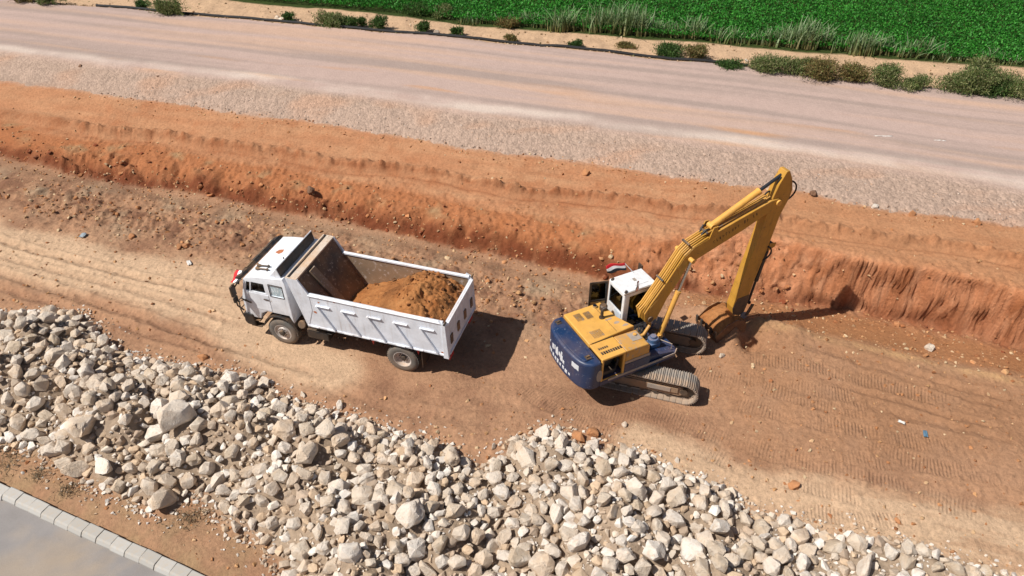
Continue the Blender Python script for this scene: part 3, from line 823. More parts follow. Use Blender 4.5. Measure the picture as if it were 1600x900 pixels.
def heap_of(x, y):
    if x < -6.6: return 'left'
    if x < -.6: return 'middle'
    return 'right'
def seen(x, y):
    zc = y * _cp + CAM_H * _sp; u = 800 + 1143 * x / zc; v = 450 + 1143 * (CAM_H * _cp - y * _sp) / zc
    return -20 < u < 1620 and v < 925
vis = sorted([s for s in small if seen(s[0], s[1])], key=lambda s: -s[3])
N_IND = 300
inds = vis[:N_IND]; indset = set(id(s) for s in inds)
CUT = (' crowning', ' perched', ' left of', ' right of', ' near', ' in ', ' at ', ' high', ' low', ' beside', ' just', ' on ', ' of ', ' across', ' where', ' by ', ' standing', ' above', ' between', ' directly', ' second', ' cut', ' behind', ' below')
refs = []
for (u, v, w, lb) in BIG:
    hd = lb[:min([lb.find(c_) for c_ in CUT if lb.find(c_) > 0] + [len(lb)])]
    x, y = loose_z(u, v + w * .45); refs.append((hd, heap_of(x, y), x, y))
refs = [r_ for r_ in refs if sum(1 for q_ in refs if q_[:2] == r_[:2]) == 1 and len(r_[0].split()) <= 4]
count = {}
SIDES = ('right of', 'upper right of', 'above', 'upper left of', 'left of', 'lower left of', 'below', 'lower right of')
ORD = ['nearest'] + [w_ + ' nearest' for w_ in 'second third fourth fifth sixth seventh eighth ninth tenth eleventh twelfth thirteenth fourteenth fifteenth sixteenth seventeenth eighteenth nineteenth twentieth twenty-first twenty-second twenty-third twenty-fourth twenty-fifth'.split()]
near_ref = []
for (x, y, z, r) in inds:
    hd, hp, rx_, ry_ = min(refs, key=lambda q_: math.hypot(x - q_[2], y - q_[3]))
    side = SIDES[int(round(math.atan2(y - ry_, x - rx_) / (math.pi / 4))) % 8]
    near_ref.append((math.hypot(x - rx_, y - ry_), hd, hp, side))
rank = {}
for k in sorted(range(len(inds)), key=lambda k: near_ref[k][0]):
    key = near_ref[k][1:]; count[key] = count.get(key, -1) + 1; rank[k] = count[key]
for k, (x, y, z, r) in enumerate(inds):
    o = put_rock(x, y, r * 1.14, 5000 + k, lift=.42, z=z)
    d_, hd, hp, side = near_ref[k]
    tag(o, f'rock {side} the {hd} of the {hp} heap, {ORD[min(rank[k], 24)]}', 'rock', f'limestone rocks of the {hp} heap')
VAR = {1: [hull_rock(300 + k, 10) for k in range(24)], 2: [hull_rock(400 + k, 13 + k % 5, .07) for k in range(24)]}
def scatter(name, items, palette, mat, colvar=.12):
    """items (x, y, z, r, sub): loose stones joined into one mesh"""
    vs_, fs_, cs_ = [], [], []; off = 0
    for (x, y, z, r, sub) in items:
        v, fv = VAR[sub][rs.randint(24)]
        a, b, c_ = rs.uniform(0, 6.28, 3); b *= .12; 
        Rm = np.array(Euler((b, rs.uniform(-.5, .5), a)).to_matrix())
        sc = np.array([r, r * rs.uniform(.8, 1.1), r * rs.uniform(.8, 1.1)])
        vs_.append((v * sc) @ Rm.T + [x, y, z]); fs_.append(fv + off); off += len(v)
        cc = palette[rs.randint(len(palette))] * rs.uniform(1 - colvar, 1 + colvar)
        cs_.append(np.broadcast_to(cc, (len(v), 3)))
    me = np_mesh(name, np.concatenate(vs_), np.concatenate(fs_), mat, np.concatenate(cs_))
    me.set_sharp_from_angle(angle=R(22))
    return link(name, me)
def plain_attr(name, bump=.4, sc=18):
    t = NT(name); co = t.add('ShaderNodeTexCoord').outputs['Object']; a = t.add('ShaderNodeAttribute', attribute_name='Col')
    n1 = t.noise(sc, 5, .65, co); n2 = t.noise(sc * .3, 3, .6, co)
    c = t.mix(.8, a.outputs['Color'], t.mix(1.0, a.outputs['Color'], t.ramp(n1.outputs[0], [(.3, .8), (.7, 1.12)]).outputs[0], 'MULTIPLY'))
    c = t.mix(t.ramp(n2.outputs[0], [(.5, 0.), (.75, .5)]).outputs[0], c, tuple(C('bd9c7b')))
    return t.out(c, .93, t.bump(n1.outputs[0], bump, .05), None, .15)
M_RUB = plain_attr('limestone_rubble', .6, 14)
rest = [(x, y, z + r * .3, r * 1.1, 2 if r > .09 else 1) for s in small if id(s) not in indset for (x, y, z, r) in [s]]
rub = scatter('rock_rubble', rest, [np.array(lin(h)) for h in ('cdbfaf', 'd8cec3', 'bfad9a', 'ded6cd', 'c5ad93', 'b29e8b')], M_RUB)
tag(rub, 'small pale limestone rubble filling the heaps between the larger rocks', 'rubble', kind='stuff')
# pebbles and clods strewn over the yard, bank and terrace
def strew(n, fn, r0, r1, zones):
    qx = rs.uniform(-26, 22, n); qy = rs.uniform(9, 36, n); out = []
    i = np.clip(np.searchsorted(GX, qx), 0, NX - 1); j = np.clip(np.searchsorted(GY, qy), 0, NY - 1)
    w = zones(B[j, i], qx, qy, strip_brown[j, i], PD[j, i], kd[j, i]); ok = rs.uniform(size=n) < w
    zz = ground_z(qx, qy); rr = r0 + (r1 - r0) * rs.power(.35, n)
    return [(x, y, z + r * .15, r, 1) for x, y, z, r, k in zip(qx, qy, zz, rr, ok) if k]
def zsoil(b, x, y, sb, pd, kd_):
    m = np.where(kd_ < .3, 0, .085)
    m = np.where(b < 1, m + .10 * (x > 5) + sb * .45, m)
    m = np.where((b > 1) & (b < 2.4), .55, m); m = np.where((b >= 2.4) & (b < 3), .22, m); m = np.where((b >= 3) & (b < 3.85), .045, m); m = np.where((b >= 3.85) & (b < 4.1), .5, m); m = np.where(b > 4.1, .0, m)
    m = np.where((pd > -1.2) & (pd < .1) & (kd_ > .3), .22, m)
    return np.where(pd > .1, 0, m)
peb = strew(52000, None, .018, .085, zsoil)
peb += [(x, y, z, r, 2) for (x, y, z, r, s_) in strew(5000, None, .06, .14, lambda b, x, y, sb, pd, kd_: np.where((b < 1.05) & (pd < -.3), sb * .9, np.where((b > 1.0) & (b < 2.5), .16, 0)))]
M_PEB = plain_attr('pebble', .3, 30)
pb = scatter('soil_clods', peb, [C('c0946a'), C('b07a52'), C('c9a680'), C('9a6644'), C('b8835a'), C('a87650'), C('cfb592')], M_PEB, .2)
tag(pb, 'clods and pebbles strewn over the dug earth', 'clods', kind='stuff')
bc = strew(9000, None, .04, .17, lambda b, x, y, sb, pd, kd_: np.where((b > 1.75) & (b < 2.45), .55, np.where((b >= 2.45) & (b < 2.95), .10, 0)) * np.where(x > 6, .5, 1))
bcl = scatter('bank_clods', [(x, y, z, r, 2 if r > .08 else 1) for (x, y, z, r, s_) in bc], [C('a86a45'), C('8a4c32'), C('bd8258'), C('77412b'), C('b3774f')], M_PEB, .18)
tag(bcl, 'crumbled red and orange clods at the foot of the cut bank', 'clods', kind='stuff')
def zgrav(b, x, y, sb, pd, kd_): return np.where((b > 4.05) & (b < 4.85), .6 * (1 - sstep(4.5, 4.85, b)), 0)
gv = [(x, y, z + .05, r, 1) for (x, y, z, r, s_) in strew(48000, None, .025, .065, zgrav)]
gb = scatter('crushed_stone', gv, [C('bca89a'), C('ac988b'), C('c8b6a9'), C('9a877b'), C('b99b86')], M_PEB, .15)
tag(gb, 'coarse crushed stone on the shoulder of the gravel road', 'gravel', kind='stuff')

vx = rs.uniform(-36, 34, 26000); vy = rs.uniform(34, 54, 26000)
vi = np.clip(np.searchsorted(GX, vx), 0, NX - 1); vj = np.clip(np.searchsorted(GY, vy), 0, NY - 1); vb = B[vj, vi]
vp = np.where((vb > 6.02) & (vb < 7.1), .75, np.where((vb >= 7.1) & (vb < 7.95), .12, 0)); vk = rs.uniform(size=len(vx)) < vp
vz = ground_z(vx, vy); vr = .03 + .08 * rs.power(.35, len(vx))
vs_o = scatter('verge_stones', [(x, y, z + .01, r, 1) for x, y, z, r, k in zip(vx, vy, vz, vr, vk) if k], [C('c9a988'), C('b08f70'), C('a3866a'), C('d6bda0'), C('8d7458'), C('7c7a52')], M_PEB, .2)
tag(vs_o, 'stones and dry bits strewn along the far verge', 'stones', kind='stuff')
# ================================================================ dump truck
M_WHITE = paint('truck_white', lin('e9eef6'), .38, .05, lin('b8a898'), -.05, scale=3.0, up_dust=.08, streak=.25)
M_BEDW = paint('tipper_white', lin('e2e8f2'), .5, .07, lin('b09a88'), -.045, scale=2.6, up_dust=.3, streak=.55)
M_BEDIN = paint('scoured_steel', tuple(C('9a8672')), .6, .3, lin('b9aca4'), .03, .2, 2.0)
M_BEDDARK = paint('rusty_plate', tuple(C('66564b')), .6, .4, lin('a8988a'), .03, .2, 2.4)
M_CREAM = paint('dusty_cap', tuple(C('d8c8b8')), .7, .3, lin('8a6a52'), .02)
M_BLACK = paint('black_trim', (.018, .018, .02), .5, .12, None, 0, up_dust=.15)
M_STEEL = paint('dark_steel', (.06, .058, .055), .55, .25, lin('6a4a36'), .0, .3)
M_TYRE = paint('tyre_rubber', (.13, .122, .112), .9, .18, None, 0, scale=5, up_dust=.1)
M_RIM = paint('rim_silver', tuple(C('cbc6c2')), .5, .12, lin('a58a78'), .0, .2)
M_GLASS = glass_mat('dark_glass', (.16, .19, .2))
M_CURTAIN = paint('curtained_pane', tuple(C('bcd0da')), .15, .05, lin('e8eef2'), .08, scale=7)
M_RUST = simple('rust_patch', tuple(C('b9714a')), .8, 0, .3, 20)
M_RED = simple('red_cloth', lin('c8202a'), .75)
M_FWHITE = simple('white_cloth', lin('eeeeee'), .75)
M_FBLACK = simple('black_cloth', (.012, .012, .018), .8)
M_REFL = simple('red_reflector', lin('b93030'), .4)
M_AMBER = simple('amber_lens', lin('d9772a'), .3)
M_LAMP = simple('lamp_lens', lin('dfe3e6'), .15)
M_SEAT = simple('seat_fabric', lin('8f8678'), .9)

truck = tag(empty('dump_truck', (-7.5, 19.7, 0.0), R(162.8)), 'white two-axle dump truck with a tipper body carrying brown earth', 'dump truck')
T = truck
WB = 4.45
# wheels (each: tyre with rim and hub as sub-parts)
def tyre_prof(w, r):
    return [(-w / 2, r * .60), (-w / 2 - .01, r * .72), (-w / 2 - .005, r * .90), (-w / 2 + .035, r * .985), (-w / 2 + .07, r), (w / 2 - .07, r), (w / 2 - .035, r * .985), (w / 2 + .005, r * .90), (w / 2 + .01, r * .72), (w / 2, r * .60)]
wheel_src = {}
def make_wheel(x, yc, side, kind, name='wheel'):
    r = .545; w = .30
    key = (kind, side)
    if key not in wheel_src:
        m = MB(); m.lathe(tyre_prof(w, r), (0, 0, 0), 'y', 48, False)
        n = 36
        for k in range(n):                                    # tread blocks
            a = 2 * math.pi * k / n
            for yy in (-.085, .0, .085):
                a2 = a + (.5 * 2 * math.pi / n if yy == 0 else 0)
                m.box((math.cos(a2) * (r + .004), yy, math.sin(a2) * (r + .004)), (.024, .072, .062), Euler((0, -a2, 0)))
        ty = m.build('tyre', M_TYRE, None, 0, True); COL.objects.unlink(ty)
        m = MB(); s = side
        if kind == 'front':
            m.lathe([(-s * .14, .325), (s * .145, .335), (s * .15, .31), (s * .11, .29), (s * .10, .20), (s * .14, .17), (s * .15, .10), (s * .15, .0)], (0, 0, 0), 'y', 36)
        else:
            m.lathe([(-s * .14, .325), (s * .145, .335), (s * .15, .305), (s * .02, .28), (s * -.01, .19), (s * .02, .16), (s * .02, .0)], (0, 0, 0), 'y', 36)
        ri = m.build('rim', M_RIM, None, 0, True); COL.objects.unlink(ri)
        m = MB()
        hub_y = .15 if kind == 'front' else .02
        m.lathe([(s * hub_y, .105), (s * (hub_y + .07), .095), (s * (hub_y + .085), .06), (s * (hub_y + .085), 0)], (0, 0, 0), 'y', 20)
        for k in range(10):
            a = 2 * math.pi * k / 10; p = Vector((math.cos(a) * .155, s * (hub_y - .02), math.sin(a) * .155)); m.cyl(p, p + Vector((0, s * .045, 0)), .017, n=6)
        hu = m.build('hub', M_STEEL, None, 0, True); COL.objects.unlink(hu)
        wheel_src[key] = (ty.data, ri.data, hu.data)
    ty, ri, hu = wheel_src[key]
    t = link(name, ty, T); t.location = (x, yc, r - .02); t.rotation_euler = (0, random.Random(x * 7 + yc).uniform(0, 6), 0)
    link('rim', ri, t); link('hub', hu, t)
for s in (1, -1):
    make_wheel(0, s * 1.06, s, 'front'); make_wheel(-WB, s * 1.07, s, 'rear'); make_wheel(-WB, s * .74, -s, 'rear')
# chassis
for s in (1, -1):
    m = MB(); m.bb(-5.6, 1.15, s * .40 - .04, s * .40 + .04, .78, 1.04); m.build('chassis_rail', M_STEEL, T, .01)
m = MB(); m.cyl((0, -1.0, .53), (0, 1.0, .53), .07); m.build('front_axle', M_STEEL, T)
m = MB(); m.cyl((-WB, -1.0, .53), (-WB, 1.0, .53), .1); m.lathe([(-.22, .05), (-.18, .19), (0, .24), (.18, .19), (.22, .05)], (-WB, 0, .53), 'y', 20); m.build('rear_axle', M_STEEL, T, 0, True)
for s in (1, -1):
    m = MB()
    for k in range(5): m.bb(-WB - .55 + k * .05, -WB + .55 - k * .05, s * .50 - .04, s * .50 + .04, .66 + k * .022, .68 + k * .022)
    m.build('leaf_spring', M_STEEL, T)
m = MB(); m.cyl((-1.0, 0, .8), (-WB, 0, .56), .05); m.build('drive_shaft', M_STEEL, T)
m = MB(); m.bb(-.55, .85, -.36, .36, .55, 1.1); m.build('engine_block', M_STEEL, T, .04)
# near side: battery box, air tanks, steps
m = MB(); m.bb(-1.75, -.95, .72, 1.16, .52, .86); m.build('battery_box', M_BLACK, T, .03)
m = MB(); m.cyl((-1.78, 1.0, .98), (-1.0, 1.0, .98), .105, n=18); m.build('air_tank', M_STEEL, T, 0, True)
m = MB(); m.cyl((-.78, .98, .95), (-.78, 1.14, 1.02), .15, n=20); m.build('air_filter', M_STEEL, T, .02, True)
m = MB(); m.bb(-1.9, -.98, .9, 1.17, .885, .905); m.build('side_step', M_STEEL, T, .004)
m = MB(); m.bb(-2.6, -1.2, -1.18, -.66, .48, 1.0); m.build('fuel_tank', M_STEEL, T, .07)
m = MB(); m.cyl((-2.9, 0, .75), (-2.0, 0, 1.15), .09); m.build('hoist_ram', M_STEEL, T)
# cab shell, hollow with real openings
cw = 1.2
m = MB(); m.prism([(-.55, 1.06), (-.55, 2.72), (-.48, 2.92), (.55, 2.80), (.93, 2.72), (1.03, 2.62), (1.27, 1.78), (1.30, .98), (.74, .96), (.66, 1.22), (.42, 1.36), (-.42, 1.36), (-.52, 1.12)], -cw, cw)
cab = m.build('cab', M_WHITE, T, .075, True, 3)
cuts = []
k = MB(); k.prism([(-.47, 1.46), (-.47, 2.68), (.5, 2.70), (.90, 2.62), (1.17, 1.78), (1.18, 1.46)], -cw + .07, cw - .07); cuts.append(k)
k = MB(); k.prism([(.29, 2.15), (.29, 2.56), (.76, 2.56), (.87, 2.15)], -cw - .2, cw + .2); cuts.append(k)          # door windows
k = MB(); k.prism([(.80, 2.54), (.95, 2.54), (1.07, 2.13), (.90, 2.13)], -cw - .2, cw + .2); cuts.append(k)         # quarter lights
k = MB(); k.prism([(-.38, 2.12), (-.38, 2.58), (.09, 2.58), (.09, 2.12)], -cw - .2, cw + .2); cuts.append(k)        # rear side windows
M3 = Euler((0, math.atan2(.24, .84), 0)).to_matrix()
k = MB(); k.bb(.85, 1.5, -1.08, 1.08, 1.88, 2.54); cuts.append(k)                                                 # windscreen
k = MB(); k.bb(-.7, -.42, -.75, .75, 2.15, 2.5); cuts.append(k)                                                    # back window
carve(cab, cuts)
smooth_mesh(cab.data, 30)
def pane(name, pts, y, mat, parent, th=.012):
    k = MB(); k.prism(pts, y - th / 2, y + th / 2); return k.build(name, mat, parent)
for s in (1, -1):
    pane('side_window', [(.27, 2.13), (.27, 2.58), (.78, 2.58), (.89, 2.13)], s * (cw - .045), M_GLASS, cab)
    pane('quarter_window', [(.78, 2.56), (.97, 2.56), (1.09, 2.11), (.88, 2.11)], s * (cw - .045), M_GLASS, cab)
    pane('curtained_window', [(-.40, 2.10), (-.40, 2.60), (.11, 2.60), (.11, 2.10)], s * (cw - .03), M_CURTAIN, cab)
    f = MB()                                               # dark rubber round the rear window
    for a in [((-.40, 2.10), (.11, 2.10)), ((.11, 2.10), (.11, 2.60)), ((.11, 2.60), (-.40, 2.60)), ((-.40, 2.60), (-.40, 2.10))]:
        f.tube([(a[0][0], s * (cw + .001), a[0][1]), (a[1][0], s * (cw + .001), a[1][1])], .014, 6)
    f.build('window_seal', M_BLACK, cab)
    # door skin stands a little proud, handle below the window
    d = MB(); d.prism([(.20, 1.42), (.20, 2.10), (1.02, 2.10), (1.10, 1.42)], s * cw, s * (cw + .012)); do = d.build('door', M_WHITE, T, .008)
    d = MB(); d.bb(.22, .40, s * (cw + .012), s * (cw + .04), 1.90, 1.935); d.build('door_handle', M_BLACK, do, .006)
    # wheel arch, steps
    d = MB(); arc = [(math.cos(a) * .70, math.sin(a) * .70 + .55) for a in [R(q) for q in range(8, 173, 11)]]; arc2 = [(math.cos(a) * .64, math.sin(a) * .64 + .55) for a in [R(q) for q in range(172, 7, -11)]]
    d.prism(arc + arc2, s * .88, s * 1.235); d.build('mudguard', M_BLACK, T, .01)
    for zz in (.54, .815):
        d = MB(); d.bb(.82, 1.22, s * 1.0, s * 1.2, zz - .02, zz + .02); d.build('entry_step', M_STEEL, T, .005)
    # mirrors on tubular arms
    d = MB(); d.tube([(1.12, s * 1.18, 1.72), (1.30, s * 1.42, 1.74), (1.32, s * 1.46, 2.5), (1.05, s * 1.22, 2.62)], .017); ma = d.build('mirror_arm', M_BLACK, T)
    d = MB(); d.tube([(1.30, s * 1.26, 1.25), (1.42, s * 1.36, 1.5), (1.40, s * 1.40, 2.2), (1.2, s * 1.30, 2.5)], .03); d.tube([(1.30, s * 1.24, 1.75), (.9, s * 1.27, 1.68)], .028); d.box((1.33, s * 1.47, 2.25), (.07, .22, .42)); d.box((1.33, s * 1.46, 1.88), (.06, .2, .2)); d.build('mirror', M_BLACK, ma, .02)
    d = MB(); d.bb(1.33, 1.37, s * .78, s * 1.12, .86, 1.04); d.build('headlight', M_LAMP, T, .01)
d = MB(); d.prism([(1.22, 1.84), (1.245, 1.84), (1.035, 2.58), (1.01, 2.58)], -1.1, 1.1); d.build('windscreen', M_GLASS, cab)
d = MB(); d.bb(-.50, -.49, -.77, .77, 2.13, 2.52); d.build('back_window', M_GLASS, cab)
d = MB(); d.prism([(1.02, .58), (1.34, .58), (1.42, .70), (1.40, 1.08), (1.30, 1.12), (1.02, 1.08)], -1.24, 1.24); d.build('front_bumper', M_BLACK, T, .04)
d = MB()
for k in range(4): d.bb(1.285, 1.32, -.9, .9, 1.22 + k * .12, 1.28 + k * .12)
d.build('grille', M_BLACK, T, .008)
for s in (.55, -.35):
    d = MB(); d.tube([(1.27, s, 1.83), (1.20, s - .12, 2.2), (1.16, s - .35, 2.42)], .01, 6); d.build('wiper', M_BLACK, T)
# interior
for s in (.55, -.55):
    d = MB(); d.bb(.0, .5, s - .25, s + .25, 1.5, 1.72); d.prism([(-.12, 1.66), (-.02, 2.45), (.10, 2.45), (.12, 1.66)], s - .25, s + .25); d.build('seat', M_SEAT, T, .04)
d = MB(); d.prism([(.85, 1.5), (.85, 1.95), (1.15, 1.92), (1.17, 1.5)], -1.1, 1.1); d.build('dashboard', M_BLACK, T, .03)
d = MB(); ring = [(.72 - .06 * math.sin(a), .55 + .21 * math.cos(a), 2.02 + .18 * math.sin(a)) for a in [2 * math.pi * q / 20 for q in range(21)]]; d.tube(ring, .016, 6); d.build('steering_wheel', M_BLACK, T)
# visor, roof deflector, horns, beacon stump
d = MB(); d.prism([(1.02, 2.66), (1.10, 2.74), (1.34, 2.60), (1.33, 2.54), (1.10, 2.62)], -1.2, 1.2); d.build('sun_visor', M_BLACK, T, .01)
d = MB(); d.prism([(1.12, 2.745), (1.22, 2.70), (1.23, 2.72), (1.13, 2.765)], -.9, .75); d.build('visor_strip', M_STEEL, T)
def z_roof(x): return float(np.interp(x, [-.48, .55, .93], [2.92, 2.80, 2.72]))
d = MB()
N = 9
for i in range(N):                                             # curved white shell, dark hollow back
    a = i / (N - 1)
prof_o = [(.12, 2.86), (-.02, 2.96), (-.16, 3.10), (-.27, 3.26), (-.30, 3.30)]
prof_i = [(-.33, 3.28), (-.30, 3.22), (-.20, 3.05), (-.08, 2.92), (.02, 2.85)]
d.prism(prof_o + prof_i, -1.12, 1.12)
df = d.build('roof_deflector', M_WHITE, T, .012)
for s in (1, -1):
    d = MB(); d.prism([(.12, 2.855), (-.02, 2.95), (-.16, 3.09), (-.29, 3.27), (-.40, 2.93)], s * 1.10, s * 1.125); d.build('deflector_cheek', M_WHITE, df, .004)
d = MB(); d.prism([(-.335, 3.26), (-.315, 3.265), (-.36, 2.93), (-.385, 2.93)], -1.1, 1.1); d.build('deflector_back', M_BLACK, df)
for k, (y0, x0) in enumerate(((.62, .78), (.80, .72))):
    zt = z_roof(x0) + .08
    d = MB(); d.cyl((x0, y0, zt - .01), (x0 - .12, y0, zt), .065, .035, 14); d.cyl((x0 - .12, y0, zt), (x0 - .48, y0 + .02, z_roof(x0 - .48) + .07), .028, .02, 10); d.bb(x0 - .44, x0 - .40, y0 - .03, y0 + .05, z_roof(x0 - .42) - .02, z_roof(x0 - .42) + .09); d.build('air_horn', M_STEEL, T, 0, True)
d = MB(); d.tube([(.08, .05, 2.90), (.0, .05, 2.93), (-.16, -.35, 2.98), (-.14, -.40, 2.95)], .022, 8); d.tube([(.15, -.1, 2.89), (-.02, -.45, 2.94)], .012, 6); d.build('roof_grab_bar', M_WHITE, T)
d = MB(); d.cyl((.1, .12, 2.84), (.1, .12, 2.93), .03, .025, 8); d.build('antenna_foot', M_BLACK, T)
d = MB(); d.prism([(.42, -.42), (.56, -.36), (.62, -.20), (.46, -.14), (.36, -.26)], z_roof(.48) - .01, z_roof(.48) + .012, 'z'); d.build('rust_patch', M_RUST, T, .003)
# flag tied over the near end of the visor
def flag_mesh(name, o, ux, uy, w, h, parent, nx=18, ny=9, amp=.05, sag=.15, vert=False):
    """waving cloth: red, white and black bands"""
    V = []; Fq = []; ux, uy, o = Vector(ux), Vector(uy), Vector(o); n = ux.cross(uy).normalized(); mi = []
    for j in range(ny + 1):
        for i in range(nx + 1):
            a, b = i / nx, j / ny
            V.append(o + ux * (a * w) + uy * (b * h) + n * (amp * math.sin(a * 7 + b * 2.5) * (.25 + a)) + Vector((0, 0, -sag * a * a)))
    m = MB(); m.v = [tuple(p) for p in V]
    for j in range(ny):
        for i in range(nx):
            q = j * (nx + 1) + i; m.f.append((q, q + 1, q + nx + 2, q + nx + 1)); m.mi.append(min(2, j * 3 // ny))
    f = m.build(name, [M_RED, M_FWHITE, M_FBLACK], parent); smooth_mesh(f.data, 180)
    md = f.modifiers.new('thick', 'SOLIDIFY'); md.thickness = .006
    return f
flag_mesh('flag', (1.46, .88, 2.66), (.05, 1, -.3), (-1, .1, .12), .42, .36, T, amp=.04, sag=.12)
d = MB(); d.tube([(1.05, .87, 2.62), (1.47, .87, 2.67)], .012); d.build('flag_stick', M_STEEL, T)
# front guard bars at the near corner
d = MB()
for yy in (1.22, .7, -.7, -1.22): d.tube([(1.40, yy, .9), (1.47, yy, 1.2), (1.44, yy, 1.62)], .022)
for zz in (1.25, 1.6): d.tube([(1.455, -1.22, zz), (1.455, 1.22, zz)], .02)
d.build('bull_bar', M_BLACK, T)

# ---------------- tipper body
m = MB(); m.bb(-6.02, -1.9, -1.15, 1.15, 1.12, 1.22)
for k in range(9): m.bb(-5.9 + k * .55, -5.8 + k * .55, -1.1, 1.1, 1.04, 1.12)
bed = m.build('bed_floor', M_BEDIN, T, .006)
for s in (1, -1):
    yo, yi = s * 1.25, s * 1.19
    d = MB(); d.prism([(-1.14, 1.20), (-1.40, 2.50), (-5.98, 2.52), (-6.02, 1.20)], yi, yo); sp = d.build('side_panel', [M_BEDW], T, .008)
    d = MB(); d.prism([(-1.20, 1.24), (-1.44, 2.46), (-5.94, 2.48), (-5.98, 1.24)], yi, yi - s * .012); d.build('inner_plate', M_BEDIN, sp)
    d = MB(); d.prism([(s * 1.14, 2.50), (s * 1.275, 2.50), (s * 1.285, 2.54), (s * 1.21, 2.595), (s * 1.14, 2.57)], -6.0, -1.36, 'x'); d.build('top_rail', M_BEDW, sp, .01)
    d = MB(); d.bb(-6.06, -1.13, s * 1.25, s * 1.275, 1.17, 1.24); d.build('bottom_rail', M_BEDW, sp, .008)
    for k in range(5):                                         # pressed diagonal ribs with a short top leg
        x0 = -1.60 - k * .905
        d = MB()
        d.prism([(x0, 2.20), (x0 - .06, 2.20), (x0 - .585, 1.27), (x0 - .52, 1.27)], s * 1.25, s * 1.325)
        d.build('rib', M_BEDW, sp, .012)
        d = MB(); d.bb(x0 - .50, x0 - .075, s * 1.25, s * 1.315, 2.175, 2.20); d.build('rib_cap', M_BEDW, sp, .012)
    for k in range(7):
        d = MB(); d.bb(-1.55 - k * .62, -1.25 - k * .62, s * 1.276, s * 1.30, 1.19, 1.235); d.build('rope_hook', M_BEDW, sp, .006)
    d = MB(); d.prism([(-5.86, 2.62), (-6.10, 2.50), (-6.16, 1.10), (-5.98, 1.10), (-5.98, 2.50)], s * 1.19, s * 1.30); d.build('rear_post', M_BEDW, T, .012)
    # rust scabs
    for (rx, rz, rr) in ((-1.52, 1.86, .08), (-1.72, 2.32, .05), (-5.93, 1.30, .06), (-2.3, 2.47, .05)):
        d = MB(); q = random.Random(int(rx * 100)); d.prism([(rx + rr * q.uniform(.6, 1) * math.cos(a), rz + rr * .7 * q.uniform(.6, 1) * math.sin(a)) for a in [2 * math.pi * i / 9 for i in range(9)]], s * 1.249, s * 1.2525); d.build('rust_scab', M_RUST, sp)
    # mud flap, reflective pennants
    d = MB(); d.bb(-5.18, -5.15, s * .62, s * 1.2, .35, 1.08); d.build('mud_flap', M_BLACK, T, .004)
    for xx in (-3.42, -5.02):
        d = MB(); d.cur = 0; d.prism([(xx - .10, 1.16), (xx + .10, 1.16), (xx, .84)], s * 1.12, s * 1.14); d.build('red_pennant', M_REFL, T)
    d = MB(); d.bb(-6.10, -6.05, s * .75, s * 1.08, .86, .98); d.build('tail_light', M_REFL, T, .006)
    d = MB(); arc = [(-WB + math.cos(a) * .66, math.sin(a) * .66 + .53) for a in [R(q) for q in range(35, 146, 11)]]; arc2 = [(-WB + math.cos(a) * .645, math.sin(a) * .645 + .53) for a in [R(q) for q in range(145, 34, -11)]]
# headboard wedge: overhanging cap, leaning plate, braces
d = MB(); d.prism([(-.70, 3.06), (-1.06, 3.06), (-2.10, 1.22), (-1.98, 1.22), (-1.0, 2.96), (-.76, 2.96)], -1.19, 1.19); hb = d.build('headboard', M_BEDDARK, T, .006)
d = MB(); d.bb(-1.08, -.66, -1.26, 1.26, 3.06, 3.12); d.build('headboard_cap', M_CREAM, hb, .012)
d = MB(); d.bb(-.80, -.74, -1.22, 1.22, 3.121, 3.15); d.build('cap_seam', M_BLACK, hb)
d = MB(); d.prism([(-.68, 3.05), (-.74, 3.05), (-1.16, 1.22), (-1.10, 1.22)], -1.2, 1.2); d.build('front_plate', M_BEDW, hb, .006)
for s in (1, -1):
    d = MB(); d.prism([(-.66, 3.10), (-1.10, 3.10), (-1.42, 2.55), (-1.42, 1.9), (-1.18, 1.2), (-1.12, 1.2)], s * 1.20, s * 1.262); d.build('headboard_cheek', M_BEDW, hb, .01)
d = MB()
def on_plate(t, off): return Vector((-1.06 - 1.04 * t, 0, 3.06 - 1.84 * t)) + Vector((-.87, 0, -.49)) * 0 + Vector((-.871, 0, .491)) * off
for (y0, t0, y1, t1) in ((.46, .05, .24, .86),):
    p, q = on_plate(t0, .0), on_plate(t1, .0); w = .16
    for off in (0,):
        pts = [Vector((p.x, y0 - w, p.z)), Vector((p.x, y0 + w, p.z)), Vector((q.x, y1 + w, q.z)), Vector((q.x, y1 - w, q.z))]
        nrm = Vector((-.871, 0, .491)) * -.10
        nrm = Vector((-.871, 0, -.491)) * -1 if False else Vector((-.871, 0, .491)) * .0 + Vector((-.870, 0, .492)) * .09
        d._add([*pts, *[a + nrm for a in pts]], [(0, 1, 2, 3), (7, 6, 5, 4), (0, 4, 5, 1), (1, 5, 6, 2), (2, 6, 7, 3), (3, 7, 4, 0)])
d.build('diagonal_brace', M_BEDIN, hb, .015)
# tailgate
d = MB(); d.prism([(-6.03, 1.16), (-6.03, 2.50), (-6.10, 2.50), (-6.14, 1.16)], -1.17, 1.17); tg = d.build('tailgate', M_BEDW, T, .01)
for k in range(4):
    d = MB(); d.bb(-6.165, -6.11, -.92 + k * .61 - .09, -.92 + k * .61 + .09, 1.50, 1.86); d.build('tailgate_stiffener', M_BEDDARK, tg, .02)
d = MB(); d.bb(-6.16, -6.10, -1.15, 1.15, 2.40, 2.50); d.build('tailgate_rail', M_BEDW, tg, .012)
d = MB(); d.bb(-6.17, -6.12, -1.15, 1.15, 1.17, 1.25); d.build('tailgate_sill', M_BEDW, tg, .012)
for s in (1, -1):
    d = MB(); d.cyl((-6.08, s * 1.17, 2.56), (-6.08, s * 1.33, 2.56), .035, n=12); d.build('hinge_pin', M_STEEL, tg)

